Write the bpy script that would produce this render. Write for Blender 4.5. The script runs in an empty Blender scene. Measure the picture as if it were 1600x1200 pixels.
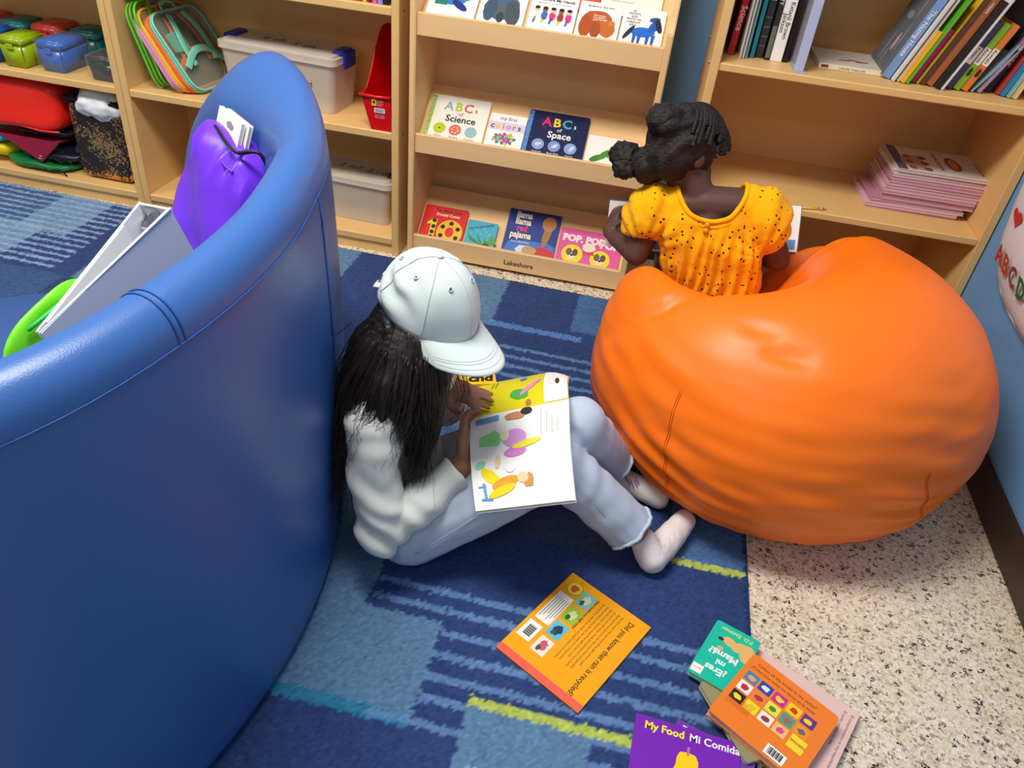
import bpy, bmesh, math, random
from mathutils import Vector, Matrix, Euler, noise
random.seed(7)
scene = bpy.context.scene
COL = scene.collection

# ------------------------------------------------------------------ camera
cam_data = bpy.data.cameras.new('camera'); cam_data.sensor_width = 36.0; cam_data.lens = 27.0
cam_data.clip_start = 0.02
cam = bpy.data.objects.new('camera', cam_data); COL.objects.link(cam)
cam.matrix_world = Matrix(((0.974232, -0.196151, 0.111341, 0.000000), (0.205884, 0.571799, -0.794139, 0.000000), (0.092107, 0.796599, 0.597449, 1.350000), (0, 0, 0, 1)))
scene.camera = cam

# ------------------------------------------------------------------ light
def lin(c):
    return tuple((v/255/12.92) if v/255 <= 0.04045 else ((v/255+0.055)/1.055)**2.4 for v in c)
world = bpy.data.worlds.new('world'); scene.world = world; world.use_nodes = True
bg = world.node_tree.nodes['Background']; bg.inputs[0].default_value = (1.0, 0.985, 0.96, 1); bg.inputs[1].default_value = 0.25
def area(name, loc, sx, sy, power, col=(1, 0.97, 0.92)):
    l = bpy.data.lights.new(name, 'AREA'); l.shape = 'RECTANGLE'; l.size = sx; l.size_y = sy; l.energy = power; l.color = col
    o = bpy.data.objects.new(name, l); COL.objects.link(o); o.location = loc; return o
area('ceiling_panel_light', (-0.75, 1.0, 2.75), 1.2, 0.6, 75)
area('ceiling_panel_light', (-3.15, 1.0, 2.75), 1.2, 0.6, 40)
area('ceiling_panel_light', (-0.75, -1.4, 2.75), 1.2, 0.6, 14)
scene.view_settings.view_transform = 'Standard'; scene.view_settings.look = 'None'
scene.view_settings.exposure = 0.0; scene.view_settings.gamma = 1.0; scene.view_settings.use_curve_mapping = False

# ------------------------------------------------------------------ materials
MATS = {}
def nodes_of(m):
    m.use_nodes = True; nt = m.node_tree; return nt, nt.nodes, nt.links, nt.nodes['Principled BSDF']
def bump(nt, b, scale, strength, dist=0.002, kind='NOISE', detail=3, vec=None):
    n, L = nt.nodes, nt.links
    t = n.new('ShaderNodeTexNoise' if kind == 'NOISE' else 'ShaderNodeTexVoronoi'); t.inputs['Scale'].default_value = scale
    if kind == 'NOISE': t.inputs['Detail'].default_value = detail
    if vec is None:
        tc = n.new('ShaderNodeTexCoord'); vec = tc.outputs['Object']
    L.new(vec, t.inputs['Vector'])
    bp = n.new('ShaderNodeBump'); bp.inputs['Strength'].default_value = strength; bp.inputs['Distance'].default_value = dist
    L.new(t.outputs[0], bp.inputs['Height']); L.new(bp.outputs['Normal'], b.inputs['Normal'])
def mat(name, rgb, rough=0.5, spec=0.4, bmp=None, alpha=1.0, metal=0.0, var=None, sheen=0.0, coat=0.0, trans=0.0):
    if name in MATS: return MATS[name]
    m = bpy.data.materials.new(name); nt, n, L, b = nodes_of(m)
    c = lin(rgb)
    b.inputs['Base Color'].default_value = (*c, 1); b.inputs['Roughness'].default_value = rough
    b.inputs['Specular IOR Level'].default_value = spec; b.inputs['Metallic'].default_value = metal
    b.inputs['Alpha'].default_value = alpha; b.inputs['Sheen Weight'].default_value = sheen
    b.inputs['Coat Weight'].default_value = coat; b.inputs['Transmission Weight'].default_value = trans
    if var:   # (scale xyz, amount)
        tc = n.new('ShaderNodeTexCoord'); mp = n.new('ShaderNodeMapping'); mp.inputs['Scale'].default_value = var[0]
        t = n.new('ShaderNodeTexNoise'); t.inputs['Scale'].default_value = 1.0; t.inputs['Detail'].default_value = 4
        L.new(tc.outputs['Object'], mp.inputs['Vector']); L.new(mp.outputs[0], t.inputs['Vector'])
        mx = n.new('ShaderNodeMix'); mx.data_type = 'RGBA'
        mx.inputs[6].default_value = (*[v*(1-var[1]) for v in c], 1); mx.inputs[7].default_value = (*[min(1, v*(1+var[1])) for v in c], 1)
        L.new(t.outputs[0], mx.inputs[0]); L.new(mx.outputs[2], b.inputs['Base Color'])
    if bmp: bump(nt, b, *bmp)
    MATS[name] = m; return m
def cm(rgb, rough=0.45, spec=0.35):
    return mat('print_%d_%d_%d_%d' % (*rgb, int(rough*100)), rgb, rough, spec)
WOOD = mat('maple_laminate', (230, 186, 120), 0.42, 0.35, var=((3, 3, 40), 0.06))
RACKWOOD = mat('birch_plywood', (240, 198, 142), 0.42, 0.35, var=((3, 30, 30), 0.06))
WALL = mat('blue_wall_paint', (112, 160, 208), 0.55, 0.3, bmp=(180, 0.12))
BASEB = mat('dark_vinyl_base', (62, 46, 40), 0.4, 0.4)
VINYL = mat('blue_vinyl', (58, 100, 166), 0.36, 0.45, bmp=(420, 0.12, 0.001, 'VORONOI'))
SEAM = mat('blue_thread', (46, 88, 158), 0.5)
ORANGE = mat('orange_vinyl', (255, 118, 14), 0.42, 0.4, bmp=(500, 0.08, 0.001, 'VORONOI'))
ORSEAM = mat('orange_thread', (206, 88, 10), 0.6)
PAPER = mat('paper', (244, 241, 234), 0.6, 0.2)
PAGES = mat('page_edges', (228, 220, 205), 0.8, 0.1, var=((1, 1, 900), 0.1))
BLACK = mat('black_plastic', (18, 18, 20), 0.4)
STEEL = mat('steel', (200, 200, 200), 0.25, 0.5, metal=1.0)
CLEAR = mat('milky_plastic', (242, 226, 206), 0.28, 0.4, alpha=0.42)
LID = mat('milky_lid', (244, 230, 214), 0.3, 0.4, alpha=0.6)
FILM = mat('clear_vinyl', (205, 215, 205), 0.08, 0.6, alpha=0.10)
INK = cm((28, 26, 28))

# ------------------------------------------------------------------ builders
def link(o, parent=None, world=False):
    COL.objects.link(o)
    if parent is not None:
        o.parent = parent
        if world: o.matrix_parent_inverse = parent_world(parent).inverted()
    return o
def parent_world(o):
    m = o.matrix_basis.copy()
    if o.parent is not None: m = parent_world(o.parent) @ o.matrix_parent_inverse @ m
    return m
def mesh(name, verts, faces, m, parent=None, world=False, smooth=False, mats=None, idx=None):
    me = bpy.data.meshes.new(name); me.from_pydata([tuple(v) for v in verts], [], [tuple(f) for f in faces]); me.update()
    for q in (mats or [m]): me.materials.append(q)
    if idx: me.polygons.foreach_set('material_index', idx)
    if smooth: me.polygons.foreach_set('use_smooth', [True]*len(me.polygons))
    return link(bpy.data.objects.new(name, me), parent, world)
def from_bm(name, bm, m, parent=None, world=False, smooth=False):
    me = bpy.data.meshes.new(name); bm.to_mesh(me); bm.free()
    if m: me.materials.append(m)
    if smooth: me.polygons.foreach_set('use_smooth', [True]*len(me.polygons))
    return link(bpy.data.objects.new(name, me), parent, world)
def box(name, a, b, m, parent=None, world=False, bev=0.002, seg=1):
    bm = bmesh.new(); bmesh.ops.create_cube(bm, size=1)
    for v in bm.verts: v.co = Vector([(a[i]+b[i])/2 + v.co[i]*(b[i]-a[i]) for i in range(3)])
    if bev: bmesh.ops.bevel(bm, geom=bm.edges[:], offset=min(bev, 0.45*min(abs(b[i]-a[i]) for i in range(3))), segments=seg, affect='EDGES')
    return from_bm(name, bm, m, parent, world)
def rrect(w, h, r, n=5, x0=0, y0=0):
    if r <= 0: return [(x0, y0), (x0+w, y0), (x0+w, y0+h), (x0, y0+h)]
    p = []
    for cx, cy, a0 in ((w-r, r, -90), (w-r, h-r, 0), (r, h-r, 90), (r, r, 180)):
        for i in range(n+1):
            a = math.radians(a0 + 90*i/n); p.append((x0+cx+r*math.cos(a), y0+cy+r*math.sin(a)))
    return p
def ell(cx, cy, rx, ry=None, n=20, rot=0, wob=0, seed=0):
    ry = rx if ry is None else ry; rd = random.Random(seed); out = []
    for i in range(n):
        a = 2*math.pi*i/n; k = 1 + wob*(rd.random()-.5)
        x, y = rx*k*math.cos(a), ry*k*math.sin(a); out.append((cx+x*math.cos(rot)-y*math.sin(rot), cy+x*math.sin(rot)+y*math.cos(rot)))
    return out
def prism(name, pts, z0, z1, m, parent=None, world=False):
    n = len(pts); v = [(x, y, z0) for x, y in pts] + [(x, y, z1) for x, y in pts]
    f = [list(range(n))[::-1], list(range(n, 2*n))] + [(i, (i+1) % n, n+(i+1) % n, n+i) for i in range(n)]
    return mesh(name, v, f, m, parent, world)
def tube_geo(pts, rad, seg=8, cap=True, closed=False, flat=1.0):
    pts = [Vector(p) for p in pts]; n = len(pts); V, F = [], []
    if not isinstance(rad, (list, tuple)): rad = [rad]*n
    up = Vector((0, 0, 1)); prev = None
    for i, p in enumerate(pts):
        t = (pts[(i+1) % n] - pts[i-1]) if closed else (pts[min(i+1, n-1)] - pts[max(i-1, 0)])
        t = t.normalized() if t.length > 1e-9 else Vector((0, 0, 1))
        if prev is None: s = t.cross(up if abs(t.z) < .9 else Vector((1, 0, 0))).normalized()
        else: s = (prev - t*prev.dot(t)); s = s.normalized() if s.length > 1e-6 else t.orthogonal().normalized()
        prev = s; u = t.cross(s)
        for k in range(seg):
            a = 2*math.pi*k/seg; V.append(p + (s*math.cos(a) + u*math.sin(a)*flat)*rad[i])
    for i in range(n if closed else n-1):
        for k in range(seg):
            a, b = i*seg+k, i*seg+(k+1) % seg; c, d = ((i+1) % n)*seg+(k+1) % seg, ((i+1) % n)*seg+k
            F.append((a, b, c, d))
    if cap and not closed: F.append(tuple(range(seg))[::-1]); F.append(tuple(range((n-1)*seg, n*seg)))
    return V, F
def tube(name, pts, rad, m, parent=None, world=False, seg=8, closed=False, flat=1.0):
    V, F = tube_geo(pts, rad, seg, True, closed, flat); return mesh(name, V, F, m, parent, world, True)
def spline(P, n):
    """Catmull-Rom through the points P (tuples of any length)"""
    out = []; m = len(P)
    for i in range(m-1):
        p0, p1, p2, p3 = P[max(i-1, 0)], P[i], P[i+1], P[min(i+2, m-1)]
        for k in range(n):
            t = k/n
            out.append(tuple(.5*((2*b)+(-a+c)*t+(2*a-5*b+4*c-d)*t*t+(-a+3*b-3*c+d)*t**3) for a, b, c, d in zip(p0, p1, p2, p3)))
    out.append(tuple(P[-1])); return out
def thing(name, label, cat, M=None, group=None, kind=None):
    o = bpy.data.objects.new(name, None); o.empty_display_size = .05; COL.objects.link(o)
    if M is not None: o.matrix_basis = M if isinstance(M, Matrix) else Matrix.Translation(M)
    return tag(o, label, cat, group, kind)
def tag(o, label=None, cat=None, group=None, kind=None):
    if label: o['label'] = label
    if cat: o['category'] = cat
    if group: o['group'] = group
    if kind: o['kind'] = kind
    return o
def frame(o, x, y):
    x = Vector(x).normalized(); y = Vector(y); y = (y - x*y.dot(x)).normalized(); z = x.cross(y)
    M = Matrix.Identity(4)
    for i in range(3): M[i][0], M[i][1], M[i][2], M[i][3] = x[i], y[i], z[i], o[i]
    return M
def text(parent, s, x, y, size, rgb, z, align='LEFT', M=None, name='lettering', sx=1.0, bold=0.0, rot=0.0, shear=0.0):
    cu = bpy.data.curves.new('t', 'FONT'); cu.body = s; cu.size = size; cu.align_x = align; cu.offset = bold*size; cu.resolution_u = 2; cu.shear = shear
    o = bpy.data.objects.new('t', cu); me = bpy.data.meshes.new_from_object(o)
    bpy.data.objects.remove(o); bpy.data.curves.remove(cu)
    L = Matrix.Translation((x, y, z)) @ Matrix.Rotation(rot, 4, 'Z') @ Matrix.Diagonal((sx, 1, 1, 1))
    me.transform((M @ L) if M is not None else L); me.materials.clear(); me.materials.append(rgb if not isinstance(rgb, tuple) else cm(rgb))
    me.name = name; return link(bpy.data.objects.new(name, me), parent)
def flat(parent, pts, rgb, z, name='printed_picture', M=None):
    v = [(x, y, z) for x, y in pts]
    if M is not None: v = [M @ Vector(p) for p in v]
    return mesh(name, v, [tuple(range(len(v)))], rgb if not isinstance(rgb, tuple) else cm(rgb), parent)
def book(label, M, w, h, t, rgb, spine=None, r=0.0, group=None, name='picture_book', cat='book', page=None, side='L', back=None, ct=0.0012, rough=.35):
    """flat book: x along the width from the spine, y up the cover, z through the thickness"""
    root = thing(name, label, cat, M, group)
    c = cm(rgb, rough)
    prism('cover', rrect(w, h, r), t-ct, t, c, root)
    prism('back_cover', rrect(w, h, r), 0, ct, cm(back, rough) if back else c, root)
    i = .0018; sp = .0012
    x0, x1 = (sp, w-i) if side == 'L' else (i, w-sp)
    prism('pages', rrect(x1-x0, h-2*i, max(0, r-i), x0=x0, y0=i), ct, t-ct, page or PAGES, root)
    if side == 'L': box('spine', (0, r, ct*.5), (sp, h-r, t-ct*.5), cm(spine, rough) if spine else c, root, bev=0)
    else: box('spine', (w-sp, r, ct*.5), (w, h-r, t-ct*.5), cm(spine, rough) if spine else c, root, bev=0)
    return root
DG = bpy.context.evaluated_depsgraph_get
def prim_chain(V, F, pts, seg=14):
    """tapered limb: rounded cones through (x, y, z, r)"""
    for i, (x, y, z, r) in enumerate(pts): prim_ball(V, F, (x, y, z), (r, r, r))
    for a, b in zip(pts[:-1], pts[1:]):
        v, f = tube_geo([a[:3], b[:3]], [a[3], b[3]], seg); k = len(V); V += v; F += [tuple(q+k for q in g) for g in f]
def prim_ball(V, F, c, r, R=None, nu=16, nv=10):
    k = len(V); c = Vector(c)
    def P(a, b):
        p = Vector((r[0]*math.cos(a)*math.cos(b), r[1]*math.sin(a)*math.cos(b), r[2]*math.sin(b)))
        return c + (R @ p if R is not None else p)
    V.append(P(0, -math.pi/2))
    for j in range(1, nv):
        for i in range(nu): V.append(P(2*math.pi*i/nu, -math.pi/2 + math.pi*j/nv))
    V.append(P(0, math.pi/2)); top = len(V)-1
    for i in range(nu): F.append((k, k+1+(i+1) % nu, k+1+i)); F.append((top, top-nu+i, top-nu+(i+1) % nu))
    for j in range(nv-2):
        for i in range(nu):
            a = k+1+j*nu; F.append((a+i, a+(i+1) % nu, a+nu+(i+1) % nu, a+nu+i))
def blob(name, chains, balls, m, parent, voxel=.006, smooth=6, fn=None, cut=None, thick=0):
    """one continuous skin grown over limbs and masses, world coordinates"""
    V, F = [], []
    for c in chains: prim_chain(V, F, c)
    for b in balls: prim_ball(V, F, *b)
    me = bpy.data.meshes.new(name); me.from_pydata([tuple(v) for v in V], [], F); me.update()
    o = bpy.data.objects.new(name, me); COL.objects.link(o)
    md = o.modifiers.new('r', 'REMESH'); md.mode = 'VOXEL'; md.voxel_size = voxel
    if smooth: sm = o.modifiers.new('s', 'SMOOTH'); sm.factor = .5; sm.iterations = smooth
    dg = DG(); dg.update(); out = bpy.data.meshes.new_from_object(o.evaluated_get(dg)); bpy.data.objects.remove(o)
    if fn or cut:
        if fn:
            nr = [v.normal.copy() for v in out.vertices]
            for v, q in zip(out.vertices, nr): v.co = fn(v.co.copy(), q)
        if cut:
            bm = bmesh.new(); bm.from_mesh(out)
            bmesh.ops.delete(bm, geom=[f for f in bm.faces if cut(f.calc_center_median())], context='FACES')
            for _ in range(3):
                bd = [v for v in bm.verts if v.is_boundary]; new = {}
                for v in bd:
                    q = [e.other_vert(v).co for e in v.link_edges if e.is_boundary]
                    if len(q) == 2: new[v] = v.co*.4 + (q[0]+q[1])*.3
                for v, c in new.items(): v.co = c
            bm.to_mesh(out); bm.free()
    out.materials.clear(); out.materials.append(m); out.name = name
    out.polygons.foreach_set('use_smooth', [True]*len(out.polygons)); out.update()
    o = bpy.data.objects.new(name, out); link(o, parent, True)
    if thick: s = o.modifiers.new('thickness', 'SOLIDIFY'); s.thickness = thick; s.offset = -1
    return o
def rims(o):
    bm = bmesh.new(); bm.from_mesh(o.data); seen = set(); out = []
    for e in bm.edges:
        if e.is_boundary and e not in seen:
            loop = []; cur = e.verts[0]; ed = e
            while ed and ed not in seen:
                seen.add(ed); loop.append(cur.co.copy()); cur = ed.other_vert(cur); nx_ = [q for q in cur.link_edges if q.is_boundary and q not in seen]; ed = nx_[0] if nx_ else None
            if len(loop) > 12:
                for _ in range(6): loop = [(loop[i-1]+loop[i]*2+loop[(i+1) % len(loop)])/4 for i in range(len(loop))]
                out.append(loop)
    bm.free(); return out
def nz(p, s, off=0): return noise.noise(Vector((p[0]*s+off, p[1]*s-off, p[2]*s+off*.5)))

# ------------------------------------------------------------------ room shell
def terrazzo():
    m = bpy.data.materials.new('terrazzo'); nt, n, L, b = nodes_of(m)
    tc = n.new('ShaderNodeTexCoord')
    def layer(scale, stops, stretch):
        mp = n.new('ShaderNodeMapping'); mp.inputs['Scale'].default_value = stretch; L.new(tc.outputs['Object'], mp.inputs['Vector'])
        nn = n.new('ShaderNodeTexNoise'); nn.inputs['Scale'].default_value = scale*.8; L.new(mp.outputs[0], nn.inputs['Vector'])
        ad = n.new('ShaderNodeMix'); ad.data_type = 'VECTOR'; ad.inputs[0].default_value = .012
        L.new(mp.outputs[0], ad.inputs[4]); L.new(nn.outputs['Color'], ad.inputs[5])
        v = n.new('ShaderNodeTexVoronoi'); v.inputs['Scale'].default_value = scale; L.new(ad.outputs[1], v.inputs['Vector'])
        s = n.new('ShaderNodeSeparateColor'); L.new(v.outputs['Color'], s.inputs[0])
        r = n.new('ShaderNodeValToRGB'); r.color_ramp.interpolation = 'CONSTANT'
        while len(r.color_ramp.elements) < len(stops): r.color_ramp.elements.new(.5)
        for e, (p, c) in zip(r.color_ramp.elements, stops): e.position = p; e.color = (*lin(c), 1)
        L.new(s.outputs[0], r.inputs[0]); return r, s
    r1, s1 = layer(190, [(0, (222, 206, 180)), (.25, (236, 224, 202)), (.5, (206, 186, 158)), (.68, (228, 212, 188)), (.84, (172, 152, 128)), (.92, (142, 124, 106)), (.965, (244, 236, 220))], (1, 1, 1))
    r2, s2 = layer(105, [(0, (0, 0, 0)), (.08, (255, 255, 255))], (1, 1.15, 1))
    mx = n.new('ShaderNodeMix'); mx.data_type = 'RGBA'; mx.inputs[7].default_value = (*lin((40, 34, 30)), 1)
    inv = n.new('ShaderNodeMath'); inv.operation = 'LESS_THAN'; inv.inputs[1].default_value = .06; L.new(s2.outputs[0], inv.inputs[0])
    nz2 = n.new('ShaderNodeTexVoronoi'); nz2.inputs['Scale'].default_value = 105; 
    d = n.new('ShaderNodeTexNoise'); d.inputs['Scale'].default_value = 260; L.new(tc.outputs['Object'], d.inputs['Vector'])
    g = n.new('ShaderNodeMath'); g.operation = 'GREATER_THAN'; g.inputs[1].default_value = .47; L.new(d.outputs[0], g.inputs[0])
    mul = n.new('ShaderNodeMath'); mul.operation = 'MULTIPLY'; L.new(inv.outputs[0], mul.inputs[0]); L.new(g.outputs[0], mul.inputs[1])
    L.new(mul.outputs[0], mx.inputs[0]); L.new(r1.outputs[0], mx.inputs[6]); L.new(mx.outputs[2], b.inputs['Base Color'])
    b.inputs['Roughness'].default_value = .38; n.remove(nz2)
    return m
YW = 2.765; XW = 1.03
tag(box('floor', (-3.6, -0.6, -.04), (XW+.02, YW+.02, 0), terrazzo(), bev=0), kind='structure')
tag(box('wall_back', (-3.6, YW, 0), (XW+.1, YW+.1, 2.8), WALL, bev=0), kind='structure')
tag(box('wall_right', (XW, -0.6, 0), (XW+.1, YW, 2.8), WALL, bev=0), kind='structure')
tag(box('baseboard_right', (XW-.008, -0.6, 0), (XW, 2.30, .115), BASEB, bev=.003, seg=2), kind='structure')
tag(box('baseboard_back', (-.80, YW-.008, 0), (.14, YW, .115), BASEB, bev=.003, seg=2), kind='structure')

# ------------------------------------------------------------------ rug
def make_rug():
    import numpy as np
    x0, x1, y0, y1, st = -2.95, .417, .16, 2.395, .0056
    nx, ny = int((x1-x0)/st)+1, int((y1-y0)/st)+1
    X, Y = np.meshgrid(np.linspace(x0, x1, nx), np.linspace(y0, y1, ny))
    rng = np.random.default_rng(3)
    JX = X + rng.normal(0, .0022, X.shape); JY = Y + rng.normal(0, .0022, X.shape)
    navy, mid, steel, stripe, teal, lime, pale, dusk, sky = [np.array(lin(c)) for c in ((46, 65, 112), (70, 104, 150), (90, 124, 156), (98, 130, 176), (48, 120, 156), (172, 186, 84), (134, 168, 196), (56, 72, 104), (92, 138, 200))]
    C = np.empty(X.shape+(3,)); C[:] = navy
    def R(a, b, c, d, col, k=1.0):
        msk = (JX > a) & (JX < b) & (JY > c) & (JY < d); C[msk] = C[msk]*(1-k) + col*k
    def S(a, b, ys, w=.016, col=stripe, k=.85):
        for y in ys: R(a, b, y-w/2, y+w/2, col, k)
    # near the sofa and in front of it
    R(-1.0, -.385, .722, 1.45, steel); R(-1.0, -.217, .722, .945, steel); R(-1.0, -.22, .710, .736, teal)
    R(-.37, .417, 1.03, 1.25, navy)
    S(-.372, .372, (1.018, .974)); S(-.215, .372, (.921, .871, .823, .775)); S(-.30, -.12, (.724,))
    R(-.122, .11, .40, .785, steel); S(-.10, .11, (.66, .55), .02, pale); S(.11, .417, (.728, .68, .632, .58))
    R(-.122, .27, .781, .801, lime); R(-.80, -.30, .30, .55, mid, .4)
    R(-.118, .09, 1.222, 1.32, dusk); R(.235, .417, 1.262, 1.56, mid); R(.235, .417, 1.246, 1.264, lime)
    R(-.60, -.30, 1.45, 1.76, mid); R(-.36, -.187, 1.52, 1.765, steel)
    S(-.33, .05, (1.974, 1.926, 1.878, 1.83)); S(-.40, -.085, (2.095,), .03, sky, .7)
    R(-.53, -.385, 2.075, 2.395, steel); R(-.13, .2, 2.14, 2.395, mid); R(.02, .417, 1.6, 2.1, mid, .6)
    R(-1.2, -.94, 2.19, 2.395, steel); R(-.62, -.55, 2.20, 2.215, lime, .8)
    R(-.75, -.40, 1.80, 2.04, mid, .7)
    # beyond the sofa, along the cubbies
    R(-2.95, -2.11, 2.13, 2.395, mid, .55); R(-2.135, -1.93, 2.10, 2.395, pale, .62); R(-2.6, -2.03, 1.925, 2.14, pale, .62)
    S(-2.95, -1.822, [2.38-.0365*i for i in range(14)], .014, np.array(lin((140, 172, 212))), .75)
    R(-1.735, -1.50, 1.868, 2.11, steel); R(-2.95, -1.76, 1.2, 1.87, mid, .35)
    R(.405, .42, 0, 3, np.array(lin((32, 50, 98))))
    C *= (1 + rng.normal(0, .13, X.shape))[..., None]
    # soft mottling of the worn pile
    mott = np.zeros(X.shape)
    for f, a in ((9, .04), (23, .03)):
        ph = rng.uniform(0, 6.28, 6)
        mott += a*(np.sin(X*f+ph[0]+np.sin(Y*f*.7+ph[1])*1.5)*np.sin(Y*f*1.1+ph[2]+np.sin(X*f*.6+ph[3])))
    C *= (1+mott)[..., None]; C = np.clip(C, 0, 1)
    Zt = .009 + rng.uniform(0, .0028, X.shape)
    Zt[:, -1] = 0; Zt[0, :] = 0; Zt[-1, :] = 0; Zt[:, 0] = 0
    PX = X + rng.normal(0, .001, X.shape); PX[:, -1] = x1
    V = np.stack([PX, np.minimum(Y - .016*(X+1.0)*(Y/2.4) + rng.normal(0, .0009, X.shape), np.where(X > .105, 2.300, 2.4195)), Zt], -1).reshape(-1, 3)
    i = np.arange(nx*ny).reshape(ny, nx); Q = np.stack([i[:-1, :-1], i[:-1, 1:], i[1:, 1:], i[1:, :-1]], -1).reshape(-1, 4)
    me = bpy.data.meshes.new('rug'); me.vertices.add(len(V)); me.vertices.foreach_set('co', V.ravel())
    me.loops.add(Q.size); me.loops.foreach_set('vertex_index', Q.ravel().astype(np.int32))
    me.polygons.add(len(Q)); me.polygons.foreach_set('loop_start', np.arange(0, Q.size, 4, dtype=np.int32)); me.polygons.foreach_set('loop_total', np.full(len(Q), 4, dtype=np.int32))
    me.update(calc_edges=True)
    a = me.color_attributes.new('yarn', 'FLOAT_COLOR', 'POINT'); a.data.foreach_set('color', np.concatenate([C.reshape(-1, 3), np.ones((nx*ny, 1))], 1).astype(np.float32).ravel())
    m = bpy.data.materials.new('carpet_pile'); nt, n, L, b = nodes_of(m)
    at = n.new('ShaderNodeAttribute'); at.attribute_name = 'yarn'; L.new(at.outputs['Color'], b.inputs['Base Color'])
    b.inputs['Roughness'].default_value = .95; b.inputs['Specular IOR Level'].default_value = .08; b.inputs['Sheen Weight'].default_value = .12
    me.materials.append(m)
    o = bpy.data.objects.new('rug', me); COL.objects.link(o)
    tag(o, 'blue patterned pile rug with pale stripes and lime accents on the floor', 'rug')
make_rug()

# ------------------------------------------------------------------ shelf units
def shelf_unit(label, x0, x1, y0, y1, H, shelves, name='shelf_unit', cat='shelf', t=.025, m=WOOD, st=.026, kick=True):
    r = thing(name, label, cat, ((x0+x1)/2, (y0+y1)/2, 0))
    for a, b in ((x0, x0+t), (x1-t, x1)):
        s = box('side_panel', (a, y0, 0), (b, y1, H), m, r, True, bev=.002)
        ox = x1 if a > (x0+x1)/2 else x0
        for z in [q-st/2 for q in shelves[1:]] + [.06]:
            for yy in (y0+.045, y1-.06):
                tube('screw_cap', [(ox-.004, yy, z), (ox+.0007 if ox == x1 else ox-.0007, yy, z)], .0055, STEEL, s, True, 8)
    box('back_panel', (x0+t, y1-.008, .0), (x1-t, y1, H), m, r, True, bev=0)
    for i, z in enumerate(shelves): box('shelf', (x0+t, y0+.003, z-st), (x1-t, y1-.008, z), m, r, True, bev=.003)
    box('top_panel', (x0+t, y0, H-.025), (x1-t, y1-.008, H), m, r, True, bev=.003)
    if kick: box('toe_kick', (x0+t, y0+.012, 0), (x1-t, y0+.03, shelves[0]-st), m, r, True, bev=.001)
    return r
YB = 2.755
SH = [.066, .451, .836]
shelf_unit('low maple shelf unit holding pencil boxes and a sequined bag', -2.80, -1.818, 2.42, YB, 1.22, SH)
shelf_unit('low maple shelf unit holding clear bags and lidded bins', -1.816, -.813, 2.42, YB, 1.22, SH)
bc = shelf_unit('tall maple bookcase with leaning books beside the blue wall', .125, 1.026, 2.31, YB, 1.30, [.10, .468, .842], name='bookcase', cat='bookcase', st=.022)

# display rack: sloped tiers with lips
def rack():
    x0, x1 = -.785, .012; t = .02
    r = thing('book_display_rack', 'birch display rack of face-out picture books on sloped tiers', 'display rack', ((x0+x1)/2, 2.58, 0))
    prof = [(2.437, 0), (2.437, .868), (2.455, .905), (2.56, 1.25), (2.72, 1.25), (2.72, 0)]
    for a in (x0, x1-t):
        n = len(prof); V = [(a, y, z) for y, z in prof] + [(a+t, y, z) for y, z in prof]
        F = [tuple(range(n)), tuple(range(n, 2*n))[::-1]] + [(i, n+i, n+(i+1) % n, (i+1) % n) for i in range(n)]
        bm = bmesh.new(); vs = [bm.verts.new(v) for v in V]
        for f in F: bm.faces.new([vs[k] for k in f])
        bmesh.ops.recalc_face_normals(bm, faces=bm.faces[:]); bmesh.ops.bevel(bm, geom=bm.edges[:], offset=.003, segments=2, affect='EDGES')
        from_bm('side_panel', bm, RACKWOOD, r, True)
    a = math.atan(.76)
    for zf, lt, lb in ((.04, .086, .012), (.41, .455, .391), (.785, .829, .762)):
        lip = box('lip', (x0+t, 2.447, lb), (x1-t, 2.462, lt), RACKWOOD, r, True, bev=.002)
        L = .25
        V = [(x0+t, 2.462, zf-.012), (x1-t, 2.462, zf-.012), (x1-t, 2.462, zf), (x0+t, 2.462, zf)]
        V += [(x, y+L*math.cos(a), z+L*math.sin(a)) for x, y, z in V]
        mesh('sloped_shelf', V, [(0, 1, 2, 3), (7, 6, 5, 4), (3, 2, 6, 7), (0, 4, 5, 1), (0, 3, 7, 4), (1, 5, 6, 2)], RACKWOOD, r, True)
        if zf < .1:
            M = frame((x0+t+.34, 2.4465, .034), (1, 0, 0), (0, 0, 1)); MI = Matrix.Translation(((x0+x1)/2, 2.58, 0)).inverted()
            text(lip, 'Lakeshore', 0, 0, .026, (38, 26, 18), 0, 'LEFT', M=M, bold=.012).matrix_parent_inverse = Matrix.Identity(4)
    box('back_panel', (x0+t, 2.70, 0), (x1-t, 2.71, 1.25), RACKWOOD, r, True, bev=0)
    box('top_panel', (x0+t, 2.57, 1.23), (x1-t, 2.70, 1.25), RACKWOOD, r, True, bev=0)
rack()

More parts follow.
